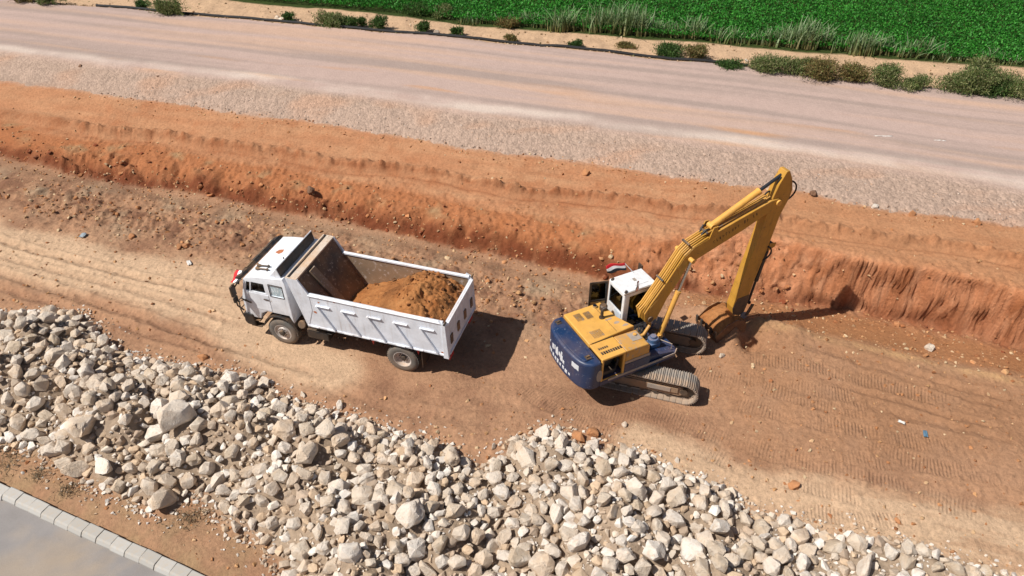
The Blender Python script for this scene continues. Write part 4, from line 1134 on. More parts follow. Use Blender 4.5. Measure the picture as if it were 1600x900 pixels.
# ---------------- the earth in the body: rests inside, a thing of its own
def soil_surface(nx, ny, fz, mat, name, x0, x1, y0, y1, zb):
    xs = np.linspace(x0, x1, nx); ys = np.linspace(y0, y1, ny); A, Bq = np.meshgrid(xs, ys)
    Zs = fz(A, Bq)
    v = np.stack([A, Bq, Zs], -1).reshape(-1, 3); ii = np.arange(nx * ny).reshape(ny, nx)
    f = np.stack([ii[:-1, :-1], ii[:-1, 1:], ii[1:, 1:], ii[1:, :-1]], -1).reshape(-1, 4)
    rim = np.concatenate([ii[0, :], ii[1:, -1], ii[-1, -2::-1], ii[-2:0:-1, 0]])
    n0 = len(v); vb = v[rim].copy(); vb[:, 2] = zb
    v = np.concatenate([v, vb]); k = len(rim)
    side = np.stack([rim, np.arange(n0, n0 + k), n0 + (np.arange(k) + 1) % k, np.roll(rim, -1)], -1)
    n_ = fbm(v[:, 0], v[:, 1], 1.6, 4, 91); n2_ = fbm(v[:, 0], v[:, 1], .8, 3, 92)
    cc = lerp(np.broadcast_to(C('a76b3e'), (len(v), 3)), C('b98252'), np.clip(.5 + n_, 0, 1)); cc = lerp(cc, C('7c5030'), np.clip(n2_ * 1.6, 0, .8))
    return np_mesh(name, v, np.concatenate([f, side]), mat, cc)
def heap(a, b):
    base = np.interp(a, [-6.0, -5.6, -4.9, -4.2, -3.4, -2.6, -2.0, -1.9], [2.25, 2.58, 2.86, 2.64, 2.08, 1.66, 1.36, 1.28])
    side = np.interp(b, [-1.18, -.6, .1, .7, 1.18], [-.38, -.08, .06, .0, -.10]) * np.interp(a, [-6, -4.5, -3, -2], [1, 1, .6, .3])
    rug = np.clip(fbm(a, b, 2.2, 4, 93), -1, 1) * .24 + np.abs(fbm(a, b, 4.2, 3, 94)) * .22
    rough_ = np.interp(a, [-6, -5.2, -4.3, -3.3, -2], [1, 1, .8, .35, .25])
    return base + side + rug * rough_
load = tag(link('earth_load', soil_surface(110, 64, heap, M_EARTH, 'earth_load', -6.02, -1.98, -1.17, 1.17, 1.23)), 'heap of loose brown earth filling the dump truck body', 'earth load')
load.matrix_world = Matrix.Translation((-7.5, 19.7, 0)) @ Matrix.Rotation(R(162.8), 4, 'Z')

cl = []
for k in range(170):
    a, b = rs.uniform(-5.95, -2.3), rs.uniform(-1.1, 1.1)
    if rs.uniform() > (1.0 if a < -4.2 else .25): continue
    r = .03 + .09 * rs.power(.4); cl.append((a, b, float(heap(np.array([a]), np.array([b]))[0]) + r * .2, r, 2 if r > .06 else 1))
clo = scatter('earth_clods', cl, [C('8a5a34'), C('7c5030'), C('a8744a'), C('5e3d26')], M_PEB, .15); clo.parent = load; clo['kind'] = 'stuff'
# ================================================================ excavator
M_YEL = paint('machine_yellow', tuple(C('e6ad52')), .45, .16, lin('b98a4a'), .0, scale=2.4, up_dust=.12)
M_YEL2 = paint('faded_yellow', tuple(C('cf9a4a')), .55, .28, lin('9a8a78'), .05, scale=2.0, up_dust=.22)
M_BOOMY = paint('boom_yellow', tuple(C('c69336')), .42, .14, lin('7a5a32'), .0, scale=3.0, up_dust=.22, streak=.5, streak_col=(.05, .035, .02))
M_NAVY = paint('navy_paint', tuple(C('1a365e')), .42, .07, lin('6a7284'), .0, scale=3.0, up_dust=.10, streak=.12, streak_col=(.3, .2, .13))
M_CABW = paint('cab_white', tuple(C('e9ebee')), .35, .06, lin('a09890'), -.05, up_dust=.06)
M_TRACK = paint('track_steel', tuple(C('aba49c')), .55, .3, lin('6a5a4e'), -.02, .25, 5.0, up_dust=.18)
M_FRAME = paint('track_frame', tuple(C('8a7a6c')), .6, .45, lin('4a3c34'), .0, .1, 3.0, up_dust=.4)
M_CHROME = simple('chrome_rod', (.55, .56, .58), .18, 1.0, .05)
M_DARKROD = simple('dark_rod', (.05, .055, .065), .35, .6)
M_BLUE = paint('blue_motor', tuple(C('3c6a98')), .45, .12)
M_HOSE = simple('black_hose', (.015, .015, .016), .6)
M_GREY = paint('bare_patch', tuple(C('a79c92')), .6, .25)
M_BUCK = paint('bucket_steel', tuple(C('6a4c3a')), .6, .4, lin('8a8078'), .02, .3, up_dust=.4)
M_LETTER = simple('white_lettering', tuple(C('d7dae0')), .6, 0, .1, 30)
M_LETTERD = simple('dark_lettering', (.03, .025, .02), .7)
M_GLASS2 = glass_mat('cab_glass', (.42, .50, .52), .02)
M_DUSTGL = simple('amber_dust_panel', tuple(C('b59a6a')), .7)

EXC = (4.2, 17.66)
exca = tag(empty('excavator', (*EXC, 0)), 'yellow crawler excavator with navy counterweight and white cab digging at the cut', 'excavator')
random.seed(3)
UC, UP = R(-17.3), R(27)
# ---- undercarriage
m = MB(); m.bb(-.75, .75, -.9, .9, .38, .80); m.build('carbody', M_FRAME, exca, .06, rz=UC)
m = MB(); m.lathe([(.80, .62), (.80, .68), (.98, .68), (.98, .62)], (0, 0, 0), 'z', 40); m.build('swing_ring', M_STEEL, exca, rz=UC)
def track_path(n, hx=1.70, r=.40, zc=.44):
    """stadium loop, evenly spaced: position (x, z) and outward angle"""
    Ls = 2 * hx; per = 2 * Ls + 2 * math.pi * r; out = []
    for k in range(n):
        s = k / n * per
        if s < Ls: out.append((-hx + s, zc + r, math.pi / 2))
        elif s < Ls + math.pi * r:
            a = math.pi / 2 - (s - Ls) / r; out.append((hx + r * math.cos(a), zc + r * math.sin(a), a))
        elif s < 2 * Ls + math.pi * r: out.append((hx - (s - Ls - math.pi * r), zc - r, -math.pi / 2))
        else:
            a = -math.pi / 2 - (s - 2 * Ls - math.pi * r) / r; out.append((-hx + r * math.cos(a), zc + r * math.sin(a), a))
    return out, per / n
shoe_me = None
NSH = 47
for s in (-1, 1):
    yc = s * 1.2
    m = MB(); m.prism([(-1.70, .22), (1.55, .22), (1.75, .34), (1.75, .52), (1.5, .62), (-1.5, .62), (-1.75, .5), (-1.75, .34)], yc - .17, yc + .17)
    m.prism([(-.55, .36), (1.52, .36), (1.52, .58), (-.55, .58)], yc + s * .17, yc + s * .215)
    tr = m.build('crawler_track', M_FRAME, exca, .015, rz=UC)
    for x, nm, rr in ((1.70, 'idler_wheel', .34), (-1.70, 'drive_sprocket', .33)):
        m = MB(); m.lathe([(-.09, .08), (-.09, rr), (.09, rr), (.09, .08)], (x, yc, .44), 'y', 28)
        m.cyl((x, yc - .2, .44), (x, yc + .2, .44), .12, n=18); m.build(nm, M_STEEL, tr)
    for k in range(7):
        m = MB(); m.cyl((-1.2 + k * .4, yc - .16, .20), (-1.2 + k * .4, yc + .16, .20), .085, n=14); m.build('bottom_roller', M_STEEL, tr)
    P, pitch = track_path(NSH)
    for k, (x, z, a) in enumerate(P):
        if shoe_me is None:
            m = MB(); m.bb(-pitch * .47, pitch * .47, -.31, .31, -.022, .016)
            for xx in (-pitch * .38, 0, pitch * .38): m.bb(xx - .010, xx + .010, -.31, .31, .016, .05)
            m.bb(-pitch * .5, pitch * .5, -.11, -.06, -.075, -.012); m.bb(-pitch * .5, pitch * .5, .06, .11, -.075, -.012)
            sh = m.build('track_shoe', M_TRACK, tr); shoe_me = sh.data
        else: sh = link('track_shoe', shoe_me, tr)
        sh.location = (x, yc, z); sh.rotation_euler = (0, math.pi / 2 - a, 0)
    m = MB(); m.bb(.55, 1.28, yc + s * .216, yc + s * .232, .38, .56); m.build('step_plate', M_GREY, tr, .005)
# ---- revolving frame
def up(m, name, mat, par=exca, bev=0.0, sm=False, seg=2):
    return m.build(name, mat, par, bev, sm, seg, rz=UP if par is exca else None)
m = MB(); m.prism([(-2.3, -1.17), (.52, -1.17), (.72, -1.02), (.72, -.34), (.35, -.30), (.35, .26), (.74, .26), (.74, 1.15), (-2.3, 1.15)], .98, 1.16, 'z'); up(m, 'revolving_frame', M_NAVY, bev=.02)
m = MB(); m.prism([(-2.0, -1.185), (.53, -1.185), (.735, -1.03), (.70, -1.01), (.52, -1.165), (-2.0, -1.165)], 1.10, 1.19, 'z'); up(m, 'frame_lip', M_GREY, bev=.008)
# counterweight: bulged back, rounded
N = 14
def cwo(y): return -3.0 + .16 * (abs(y) / 1.2) ** 2 + .24 * (abs(y) / 1.2) ** 8
prof = [(cwo(-1.2 + 2.4 * k / N), -1.2 + 2.4 * k / N) for k in range(N + 1)]
m = MB(); m.prism(prof + [(-2.28, 1.2), (-2.28, -1.2)], .96, 2.05, 'z'); cwt = up(m, 'counterweight', M_NAVY, bev=.09, sm=True, seg=4)
smooth_mesh(cwt.data, 50)
m = MB(); m.prism([(cwo(y) + .10, y) for y in [-.95 + 1.9 * k / 10 for k in range(11)]] + [(-2.45, .95), (-2.45, -.95)], 2.04, 2.085, 'z'); m.build('top_step', M_NAVY, cwt, .03)
for yy in (.92, -.85):
    m = MB(); m.bb(-2.68, -2.50, yy - .09, yy + .09, 2.055, 2.10); m.build('lifting_pocket', M_BLACK, cwt, .01)
    m = MB(); m.tube([(-2.65, yy, 2.06), (-2.63, yy, 2.14), (-2.55, yy, 2.14), (-2.53, yy, 2.06)], .018, 6); m.build('lifting_eye', M_STEEL, cwt)
# worn white lettering: only scraps are left of it
q = random.Random(4)
def cw_mark(y0, y1, z0, z1):
    """thin raised flake following the bulged back"""
    m = MB(); n = 4; V = []; F_ = []
    for i in range(n + 1):
        y = y0 + (y1 - y0) * i / n
        x = cwo(y) - .006
        V += [(x, y, z0 + q.uniform(-.02, .02)), (x, y, z1 + q.uniform(-.02, .02)), (x + .01, y, z1), (x + .01, y, z0)]
    for i in range(n):
        o = 4 * i; F_ += [(o, o + 1, o + 5, o + 4), (o + 1, o + 2, o + 6, o + 5), (o + 3, o, o + 4, o + 7)]
    m._add(V, F_); return m.build('worn_letter', M_LETTER, cwt)
yy = .86
for k in range(9):
    w = q.uniform(.07, .14); cw_mark(yy - w, yy, 1.16 + q.uniform(-.02, .02), 1.27 + q.uniform(-.02, .05)); yy -= w + q.uniform(.04, .09)
for (y0, w, z0, h) in ((.62, .12, 1.45, .18), (.46, .07, 1.50, .2), (.36, .16, 1.42, .26), (.16, .10, 1.5, .16), (.05, .14, 1.40, .24), (-.10, .09, 1.38, .14), (.28, .06, 1.62, .14), (.02, .08, 1.66, .12), (.84, .05, 1.5, .08)):
    cw_mark(y0 - w, y0, z0, z0 + h)
cw_mark(-.86, -.56, 1.66, 1.86)
m = MB(); m.prism([(-2.36 + .10 * math.cos(a), 1.50 + .24 * math.sin(a)) for a in [2 * math.pi * i / 14 for i in range(14)]], -1.206, -1.196); m.build('bare_flake', M_GREY, cwt)
# engine hood
m = MB(); m.prism([(-2.28, -.42), (-2.28, 1.15), (-.90, 1.15), (-.86, .8), (-.82, .3), (-.56, -.32)], 1.16, 2.12, 'z'); hood = up(m, 'engine_hood', M_YEL, bev=.03, sm=True, seg=3)
m = MB(); m.bb(-2.28, -1.42, -1.17, -.425, 2.02, 2.10); m.bb(-2.28, -2.20, -1.17, -1.10, 1.16, 2.02); m.bb(-1.50, -1.42, -1.17, -1.10, 1.16, 2.02); m.bb(-2.28, -1.42, -1.16, -1.11, 1.16, 1.20); sh_ = up(m, 'side_hood', M_YEL, bev=.02)
# dark open engine bay behind the missing side door
m = MB(); m.bb(-2.18, -1.52, -.52, -.44, 1.18, 2.0); up(m, 'bay_wall', M_BLACK, bev=.0)
m = MB(); m.cyl((-1.86, -.53, 1.6), (-1.86, -.78, 1.6), .30, n=24); up(m, 'radiator_fan', M_STEEL, bev=.02)
m = MB(); m.tube([(-1.58, -.6, 1.25), (-1.60, -.95, 1.35), (-1.57, -1.0, 1.7), (-1.62, -.7, 1.95)], .05); up(m, 'coolant_hose', M_HOSE)
m = MB(); m.bb(-2.15, -1.6, -1.0, -.6, 1.17, 1.32); up(m, 'oil_cooler', M_STEEL, bev=.02)
for k in range(9):
    m = MB(); m.bb(-2.16 + k * .082, -2.10 + k * .082, -.98, -.86, 2.098, 2.108); m.build('louvre', M_BLACK, sh_)
for k in range(5):
    m = MB(); m.bb(-2.14 + k * .07, -2.09 + k * .07, -.76, -.68, 2.098, 2.108); m.build('louvre', M_BLACK, sh_)
# grilles, seams and fittings on the hood
for (x0, x1, y0, y1) in ((-2.05, -1.80, .62, .98), (-1.72, -1.48, .58, .94), (-2.0, -1.62, -.28, .06)):
    fr = MB(); fr.bb(x0, x1, y0, y1, 2.118, 2.124); g = fr.build('vent_grille', M_YEL2, hood)
    sl_ = MB(); n = 9
    for k in range(n): xx = x0 + .02 + (x1 - x0 - .04) * k / (n - 1); sl_.bb(xx - .006, xx + .006, y0 + .02, y1 - .02, 2.124, 2.130)
    sl_.build('grille_slats', M_STEEL, hood)
m = MB(); m.bb(-2.2, -1.42, -.428, -.418, 2.10, 2.126); m.bb(-1.21, -1.20, -.3, 1.1, 2.115, 2.124); m.build('hood_seam', M_BLACK, hood)
m = MB(); m.tube([(-1.28, .46, 2.1), (-1.28, .46, 2.40), (-1.24, .46, 2.48), (-1.15, .44, 2.50)], .05, 12); m.cyl((-1.28, .46, 2.12), (-1.28, .46, 2.16), .085, n=14); m.build('exhaust_stack', M_BLACK, hood, 0, True)
m = MB(); m.lathe([(2.12, .07), (2.2, .07), (2.21, .03), (2.21, 0)], (-1.2, 1.0, 0), 'z', 18); m.build('filler_cap', M_CHROME, hood, 0, True)
m = MB(); m.lathe([(2.12, .13), (2.26, .13), (2.30, .09), (2.30, 0)], (-1.0, .80, 0), 'z', 20); m.build('air_precleaner', M_BLACK, hood, 0, True)
for (x0, y0, w, h) in ((-1.12, .3, .30, .10), (-.98, .05, .22, .14), (-.80, -.16, .26, .12)):
    m = MB(); m.prism([(x0 + w * .5 * math.cos(a) * q.uniform(.7, 1), y0 + h * .5 * math.sin(a) * q.uniform(.6, 1)) for a in [2 * math.pi * i / 12 for i in range(12)]], 2.117, 2.1225, 'z'); m.build('bare_patch', M_GREY, hood)
# tool box / tank on the near side front
m = MB(); m.prism([(-1.40, 1.16), (-1.40, 2.08), (-.58, 2.04), (-.52, 1.96), (-.50, 1.16)], -1.15, -.42); tb = up(m, 'tank_box', M_YEL2, bev=.025, sm=True)
m = MB(); m.prism([(-.98, 2.068), (-.62, 2.048), (-.62, 2.053), (-.98, 2.073)], -.86, -.5); m.build('bare_patch', M_GREY, tb)
m = MB(); m.lathe([(2.05, .06), (2.10, .06), (2.105, 0)], (-.75, -.62, 0), 'z', 14); m.build('tank_cap', M_YEL, tb, 0, True)
m = MB(); m.prism([(-1.42, 1.16), (-1.42, 1.52), (-.47, 1.52), (-.47, 1.16)], -1.175, -1.152); m.build('lower_panel', M_NAVY, tb, .006)
m = MB(); m.prism([(-1.41, 1.53), (-1.41, 1.64), (-.48, 1.64), (-.48, 1.53)], -1.165, -1.152); m.build('grey_stripe', M_GREY, tb, .004)
# valve gear between tank and boom, blue motor, front step
m = MB(); m.bb(-.50, .10, -.40, .22, 1.16, 1.40); up(m, 'valve_block', M_STEEL, bev=.03)
m = MB()
for k in range(7):
    a = k * .9; m.tube([(-.45 + .07 * k, -.3 + .05 * math.sin(a), 1.4), (-.42 + .07 * k, -.2 + .1 * math.sin(a * 2), 1.62 + .05 * math.cos(a)), (-.25 + .06 * k, .0, 1.72), (-.05, .02 * k - .1, 1.75)], .024, 6)
up(m, 'hose_bundle', M_HOSE)
m = MB(); m.cyl((.02, -.62, 1.16), (.02, -.62, 1.62), .17, n=20); m.cyl((.02, -.62, 1.62), (.02, -.62, 1.70), .10, n=14); m.bb(-.16, .20, -.80, -.44, 1.30, 1.48); up(m, 'blue_motor', M_BLUE, bev=.02)
m = MB(); m.tube([(-.45, -.42, 1.65), (-.25, -.45, 1.72), (.0, -.38, 1.95)], .05, 8); up(m, 'yellow_bracket', M_YEL2)
m = MB(); m.prism([(-.46, 1.16), (-.46, 1.42), (.50, 1.22), (.50, 1.16)], -1.12, -.84); up(m, 'front_step', M_NAVY, bev=.015)
m = MB(); m.tube([(.14, -.50, 1.17), (.14, -.50, 1.48), (.52, -.98, 1.42), (.52, -.98, 1.17)], .016, 6); up(m, 'grab_rail', M_GREY)
# ---- cab
cx0, cx1, cy0, cy1 = -.62, .72, .27, 1.17
m = MB(); m.prism([(cx0, 1.17), (cx0, 2.96), (cx1 - .10, 2.96), (cx1 + .02, 2.2), (cx1 + .04, 1.7), (cx1 - .05, 1.17)], cy0, cy1); ec = up(m, 'operator_cab', M_CABW, bev=.035, sm=True, seg=3)
bl = [MB(), MB(), MB(), MB()]
bl[0].prism([(cx0 + .06, 1.23), (cx0 + .06, 2.88), (cx1 - .15, 2.88), (cx1 - .05, 2.2), (cx1 - .03, 1.7), (cx1 - .10, 1.23)], cy0 + .05, cy1 - .05)
bl[1].bb(cx0 - .3, cx0 + .2, cy0 + .10, cy1 - .10, 2.14, 2.82)                      # back window
bl[2].prism([(cx0 + .20, 1.45), (cx0 + .20, 2.80), (cx1 - .17, 2.80), (cx1 - .10, 2.2), (cx1 - .10, 1.45)], cy0 - .3, cy0 + .2)     # right side, toward the boom
k = MB(); k.prism([(cx0 + .10, 1.30), (cx0 + .10, 2.84), (.28, 2.84), (.28, 1.30)], cy1 - .2, cy1 + .3); bl[3] = k               # door opening
k = MB(); k.bb(cx1 - .25, cx1 + .3, cy0 + .09, cy1 - .09, 1.55, 2.80); bl.append(k)
carve(ec, bl); ec.rotation_euler.z = UP
smooth_mesh(ec.data, 30)
m = MB(); m.bb(cx0 + .02, cx0 + .03, cy0 + .08, cy1 - .08, 2.12, 2.84); m.build('rear_window', M_GLASS2, ec)
m = MB(); m.prism([(cx0 + .18, 1.43), (cx0 + .18, 2.82), (cx1 - .15, 2.82), (cx1 - .08, 2.2), (cx1 - .08, 1.43)], cy0 + .02, cy0 + .03); m.build('side_window', M_GLASS, ec)
m = MB(); m.prism([(cx1 - .075, 2.82), (cx1 - .065, 2.82), (cx1 + .015, 2.2), (cx1 + .03, 1.55), (cx1 + .02, 1.55), (cx1 + .005, 2.2)], cy0 + .07, cy1 - .07); m.build('windscreen', M_GLASS2, ec)
m = MB(); m.bb(cx0 - .015, cx0 - .004, cy0 + .08, cy0 + .42, 1.62, 2.10); m.build('blue_grey_panel', paint('pale_panel', tuple(C('c9d6e4')), .4, .05), ec, .006)
m = MB(); m.bb(cx0 + .02, cx1 - .12, cy0 + .03, cy1 - .03, 2.962, 2.985); m.bb(-.1, .42, cy0 + .2, cy1 - .2, 2.985, 3.0); m.build('roof_hatch', M_CABW, ec, .012)
m = MB(); m.prism([(cx0 - .02, 2.93), (cx0 - .02, 2.975), (cx1 - .06, 2.975), (cx1 - .06, 2.93)], cy0 - .012, cy0 + .02); m.build('rain_gutter', M_GREY, ec, .005)
for (x, y) in ((cx0 + .08, cy0 + .06), (cx0 + .06, cy1 - .10)):
    m = MB(); m.box((x, y, 3.0), (.12, .07, .06), (0, 0, .6)); m.build('roof_lamp', M_BLACK, ec, .012)
m = MB(); m.bb(.0, .10, .66, .80, 3.0, 3.012); m.build('roof_marking', M_GREY, ec)
m = MB(); m.bb(-.35, .12, .52, .92, 1.45, 1.62); m.prism([(-.42, 1.6), (-.34, 2.35), (-.20, 2.35), (-.22, 1.6)], .52, .92); m.bb(-.38, -.24, .62, .82, 2.36, 2.55); m.build('seat', M_SEAT, ec, .04)
m = MB(); m.bb(cx0 + .07, cx1 - .12, cy0 + .06, cy1 - .06, 1.19, 1.25); m.build('cab_floor', M_BLACK, ec)
m = MB(); m.bb(.38, .5, .5, .95, 1.25, 1.95); m.tube([(.2, .5, 1.25), (.18, .5, 1.8)], .02); m.tube([(.2, .95, 1.25), (.18, .95, 1.8)], .02); m.build('control_console', M_BLACK, ec, .02)
# door swung open and latched back against the cab side
m = MB(); a0 = Vector((-.60, 1.20)); dd = Vector((-.55, .16)).normalized(); nn_ = Vector((-dd.y, dd.x))
def dpt(s_, t_, z): p = a0 + dd * s_ + nn_ * t_; return (p.x, p.y, z)
def dbox(m, s0, s1, z0, z1, t0=-.02, t1=.02):
    V = [dpt(s, t, z) for s in (s0, s1) for t in (t0, t1) for z in (z0, z1)]
    m._add(V, [(0, 1, 3, 2), (4, 6, 7, 5), (0, 4, 5, 1), (2, 3, 7, 6), (0, 2, 6, 4), (1, 5, 7, 3)])
for (s0, s1, z0, z1) in ((0, .07, 1.35, 2.86), (.56, .63, 1.35, 2.86), (.07, .56, 2.79, 2.86), (.07, .56, 1.35, 1.50), (.07, .56, 2.05, 2.12)): dbox(m, s0, s1, z0, z1)
m.build('cab_door', M_BLACK, ec, .008)
m = MB(); dbox(m, .06, .57, 1.49, 2.06, -.006, .006); m.build('door_lower_panel', M_DUSTGL, ec)
m = MB(); dbox(m, .06, .57, 2.11, 2.80, -.004, .004); m.build('door_window', M_GLASS2, ec)
# flags on the roof
m = MB(); m.tube([(.25, 1.05, 2.98), (-.02, 1.25, 3.34)], .012); m.build('flag_pole', M_CABW, ec)
flag_mesh('flag', (-.01, 1.24, 3.36), (-1, .35, -.05), (.2, -.15, -1), .60, .30, ec, amp=.06, sag=.02)
m = MB(); m.tube([(-.10, .28, 2.97), (-.12, .30, 3.32)], .008); m.build('flag_stick', M_STEEL, ec)
flag_mesh('small_flag', (-.12, .30, 3.32), (-.25, -.3, -1), (-.6, -.3, .2), .32, .16, ec, nx=10, ny=6, amp=.02, sag=.0)
m = MB(); m.cyl((.70, 1.28, 2.55), (.72, 1.34, 2.98), .012, n=6); m.box((.74, 1.36, 2.80), (.05, .2, .3)); m.build('mirror', M_BLACK, ec, .012)
# ---- boom, arm, bucket (all in the vertical plane of the digging gear)
m = MB()
BOOM = [(-.10, 2.02), (.10, 1.86), (.38, 2.02), (.66, 2.72), (1.02, 3.28), (1.26, 3.80), (1.62, 3.94), (2.4, 4.20), (3.24, 4.48), (4.35, 4.92), (4.62, 5.02), (4.66, 5.20), (4.50, 5.30), (4.21, 5.30), (2.8, 4.92), (1.75, 4.63), (1.36, 4.48), (1.06, 4.26), (.55, 3.42), (.05, 2.70), (-.16, 2.36)]
m.prism(BOOM, -.25, .14); boom = up(m, 'boom', M_BOOMY, bev=.02)
m = MB(); m.cyl((.08, -.31, 2.10), (.08, .23, 2.10), .10, n=20); m.build('boom_foot_pin', M_STEEL, boom)
m = MB(); m.cyl((1.27, -.46, 4.08), (1.27, .40, 4.08), .075, n=18); m.build('cylinder_pin', M_YEL, boom)
m = MB(); m.cyl((4.52, -.31, 5.16), (4.52, .23, 5.16), .10, n=20); m.build('arm_pin', M_YEL, boom)
for nm_, pl in (('boom_side_plate', [(.99, 3.42), (1.24, 3.84), (1.60, 3.98), (2.0, 4.12), (1.95, 4.62), (1.40, 4.46), (1.08, 4.2), (.86, 3.85)]), ('boom_foot_plate', [(-.02, 2.06), (.10, 1.92), (.34, 2.06), (.52, 2.52), (.30, 2.86), (.02, 2.56)])):
    m = MB(); m.prism(pl, -.262, -.249); m.build(nm_, M_BOOMY, boom, .004)
top = [(-.06, 2.62), (.28, 3.13), (.60, 3.62), (1.02, 4.30), (1.30, 4.54), (1.75, 4.70), (2.3, 4.86)]
for k, yy in enumerate((-.17, -.09, -.01, .07)):
    m = MB(); m.tube([(-.30 + .04 * k, yy, 2.25), (-.26, yy, 2.5)] + [(x - .03, yy, z + .04) for x, z in top], .024, 8); m.build('hydraulic_pipe', M_YEL if k % 2 else M_BOOMY, boom, 0, True)
for (x, z) in ((.45, 3.42), (1.25, 4.52), (1.9, 4.74)):
    m = MB(); m.box((x - .05, -.05, z + .06), (.06, .34, .06), (0, -.8 if x < 1 else -.35, 0)); m.build('pipe_clamp', M_STEEL, boom, .006)
m = MB(); m.tube([(1.7, -.10, 4.72), (1.85, -.12, 4.88), (2.05, -.08, 4.82), (2.2, .0, 4.9)], .03); m.tube([(1.75, .05, 4.72), (1.9, .1, 4.9), (2.15, .08, 4.86)], .03); m.build('boom_hoses', M_HOSE, boom)
for yy in (-.15, .07):
    m = MB(); m.tube([(2.3, yy, 4.86), (3.2, yy, 5.10), (4.0, yy, 5.34), (4.2, yy, 5.42)], .022); m.build('hydraulic_pipe', M_YEL2, boom, 0, True)
q = random.Random(9)                                           # stencilled letters along the boom side, mostly rubbed away
for k in range(15):
    t_ = k / 14; x = 2.15 + 1.55 * t_; z = 4.36 + .56 * t_
    if k in (9, 12): continue
    m = MB(); ca, sa = math.cos(.345), math.sin(.345); w, h = q.uniform(.035, .06), q.uniform(.09, .13)
    def lp(a, b): return (x + a * ca - b * sa, z + a * sa + b * ca)
    strokes = [((0, 0), (.016, h))] + [[((0, h - .018), (w, h))], [((0, 0), (w, .018))], [((w - .016, 0), (w, h))], [((0, h / 2 - .009), (w, h / 2 + .009))]][k % 4]
    for (a0_, b0_), (a1_, b1_) in strokes: m.prism([lp(a0_, b0_), lp(a1_, b0_), lp(a1_, b1_), lp(a0_, b1_)], -.2535, -.249)
    m.build('stencil_letter', M_LETTERD, boom)
def ram(name, p0, p1, y, rb, rr, split, mat, rodmat, par=exca):
    p0, p1 = Vector((p0[0], y, p0[1])), Vector((p1[0], y, p1[1])); mid = p0.lerp(p1, split)
    m = MB(); m.cyl(p0, mid, rb, n=20); m.cyl(p0 - Vector((0, rb * 1.1, 0)), p0 + Vector((0, rb * 1.1, 0)), rb * .95, n=16); m.cyl(mid - (p1 - p0).normalized() * .07, mid + (p1 - p0).normalized() * .02, rb * 1.12, n=20)
    c_ = up(m, name, mat, bev=.0, sm=True)
    m = MB(); m.cyl(mid - (p1 - p0).normalized() * .1, p1, rr, n=16); m.cyl(p1 - Vector((0, rb, 0)), p1 + Vector((0, rb, 0)), rb * .85, n=16); m.build('piston_rod', rodmat, c_, 0, True)
ram('boom_cylinder', (.50, 1.30), (1.27, 4.08), -.36, .085, .05, .60, M_YEL, M_CHROME)
ram('boom_cylinder', (.50, 1.30), (1.27, 4.08), .29, .085, .05, .60, M_YEL, M_CHROME)
m = MB()
for s in (-.25, .17): m.prism([(1.9, 4.6), (2.25, 4.72), (2.16, 4.98), (2.02, 4.98)], s - .02, s + .02)
m.build('cylinder_bracket', M_BOOMY, boom, .008)
ram('arm_cylinder', (2.10, 4.90), (4.72, 6.10), -.04, .105, .055, .64, M_YEL, M_DARKROD)
ARM = [(4.62, 6.22), (4.74, 6.21), (4.93, 5.88), (5.07, 5.46), (5.03, 5.15), (4.82, 4.55), (4.66, 3.30), (4.44, 2.05), (4.31, .92), (4.24, .64), (4.02, .60), (3.80, .80), (3.72, 1.10), (3.92, 2.70), (4.14, 4.05), (4.22, 4.78), (4.28, 5.30), (4.43, 5.82)]
m = MB(); m.prism(ARM, -.20, .12)
arm = up(m, 'arm', M_BOOMY, bev=.018)
for s in (-.205, .125):
    m = MB(); m.prism([(4.30, .62), (4.38, 1.05), (4.40, 1.45), (3.86, 1.45), (3.72, 1.05), (3.80, .78), (4.02, .60)], s - .006, s + .006); m.build('wear_plate', M_STEEL, arm)
for (pts) in ([(4.90, -.16, 5.80), (5.30, -.2, 5.68), (5.36, -.2, 5.22), (4.97, -.14, 5.05)], [(4.64, -.2, 3.4), (4.92, -.24, 3.25), (4.90, -.24, 2.95), (4.56, -.2, 2.85)], [(4.55, -.05, 5.36), (4.35, -.1, 5.72), (4.5, -.12, 6.02)], [(4.62, .05, 5.3), (4.30, .02, 5.6), (4.12, .0, 5.42)]):
    m = MB(); P_ = [Vector(p) for p in pts]; curve = []
    for i in range(13):
        t_ = i / 12; a_ = [P_[k] * (math.comb(len(P_) - 1, k) * t_ ** k * (1 - t_) ** (len(P_) - 1 - k)) for k in range(len(P_))]; v_ = Vector((0, 0, 0))
        for e in a_: v_ += e
        curve.append(v_)
    m.tube(curve, .028, 8); m.build('hydraulic_hose', M_HOSE, arm, 0, True)
m = MB()
for s in (-.20, .12): m.prism([(4.70, 3.5), (4.98, 3.45), (4.96, 3.3), (4.70, 3.2)], s - .012, s + .012)
m.build('cylinder_bracket', M_BOOMY, arm)
ram('bucket_cylinder', (4.87, 3.38), (4.60, .92), -.04, .075, .045, .62, M_DARKROD, M_DARKROD)
for s in (-.24, .16):
    m = MB(); m.prism([(4.56, .98), (4.70, .92), (4.52, .50), (4.36, .52)], s - .02, s + .02); up(m, 'bucket_link', M_STEEL, bev=.008)
m = MB(); m.prism([(4.28, .70), (4.48, .62), (4.52, .44), (4.30, .30), (4.05, .42)], -.24, -.20); m.prism([(4.28, .70), (4.48, .62), (4.52, .44), (4.30, .30), (4.05, .42)], .12, .16)
up(m, 'bucket_ears', paint('blue_grey_steel', tuple(C('7d838f')), .45, .1), bev=.012)
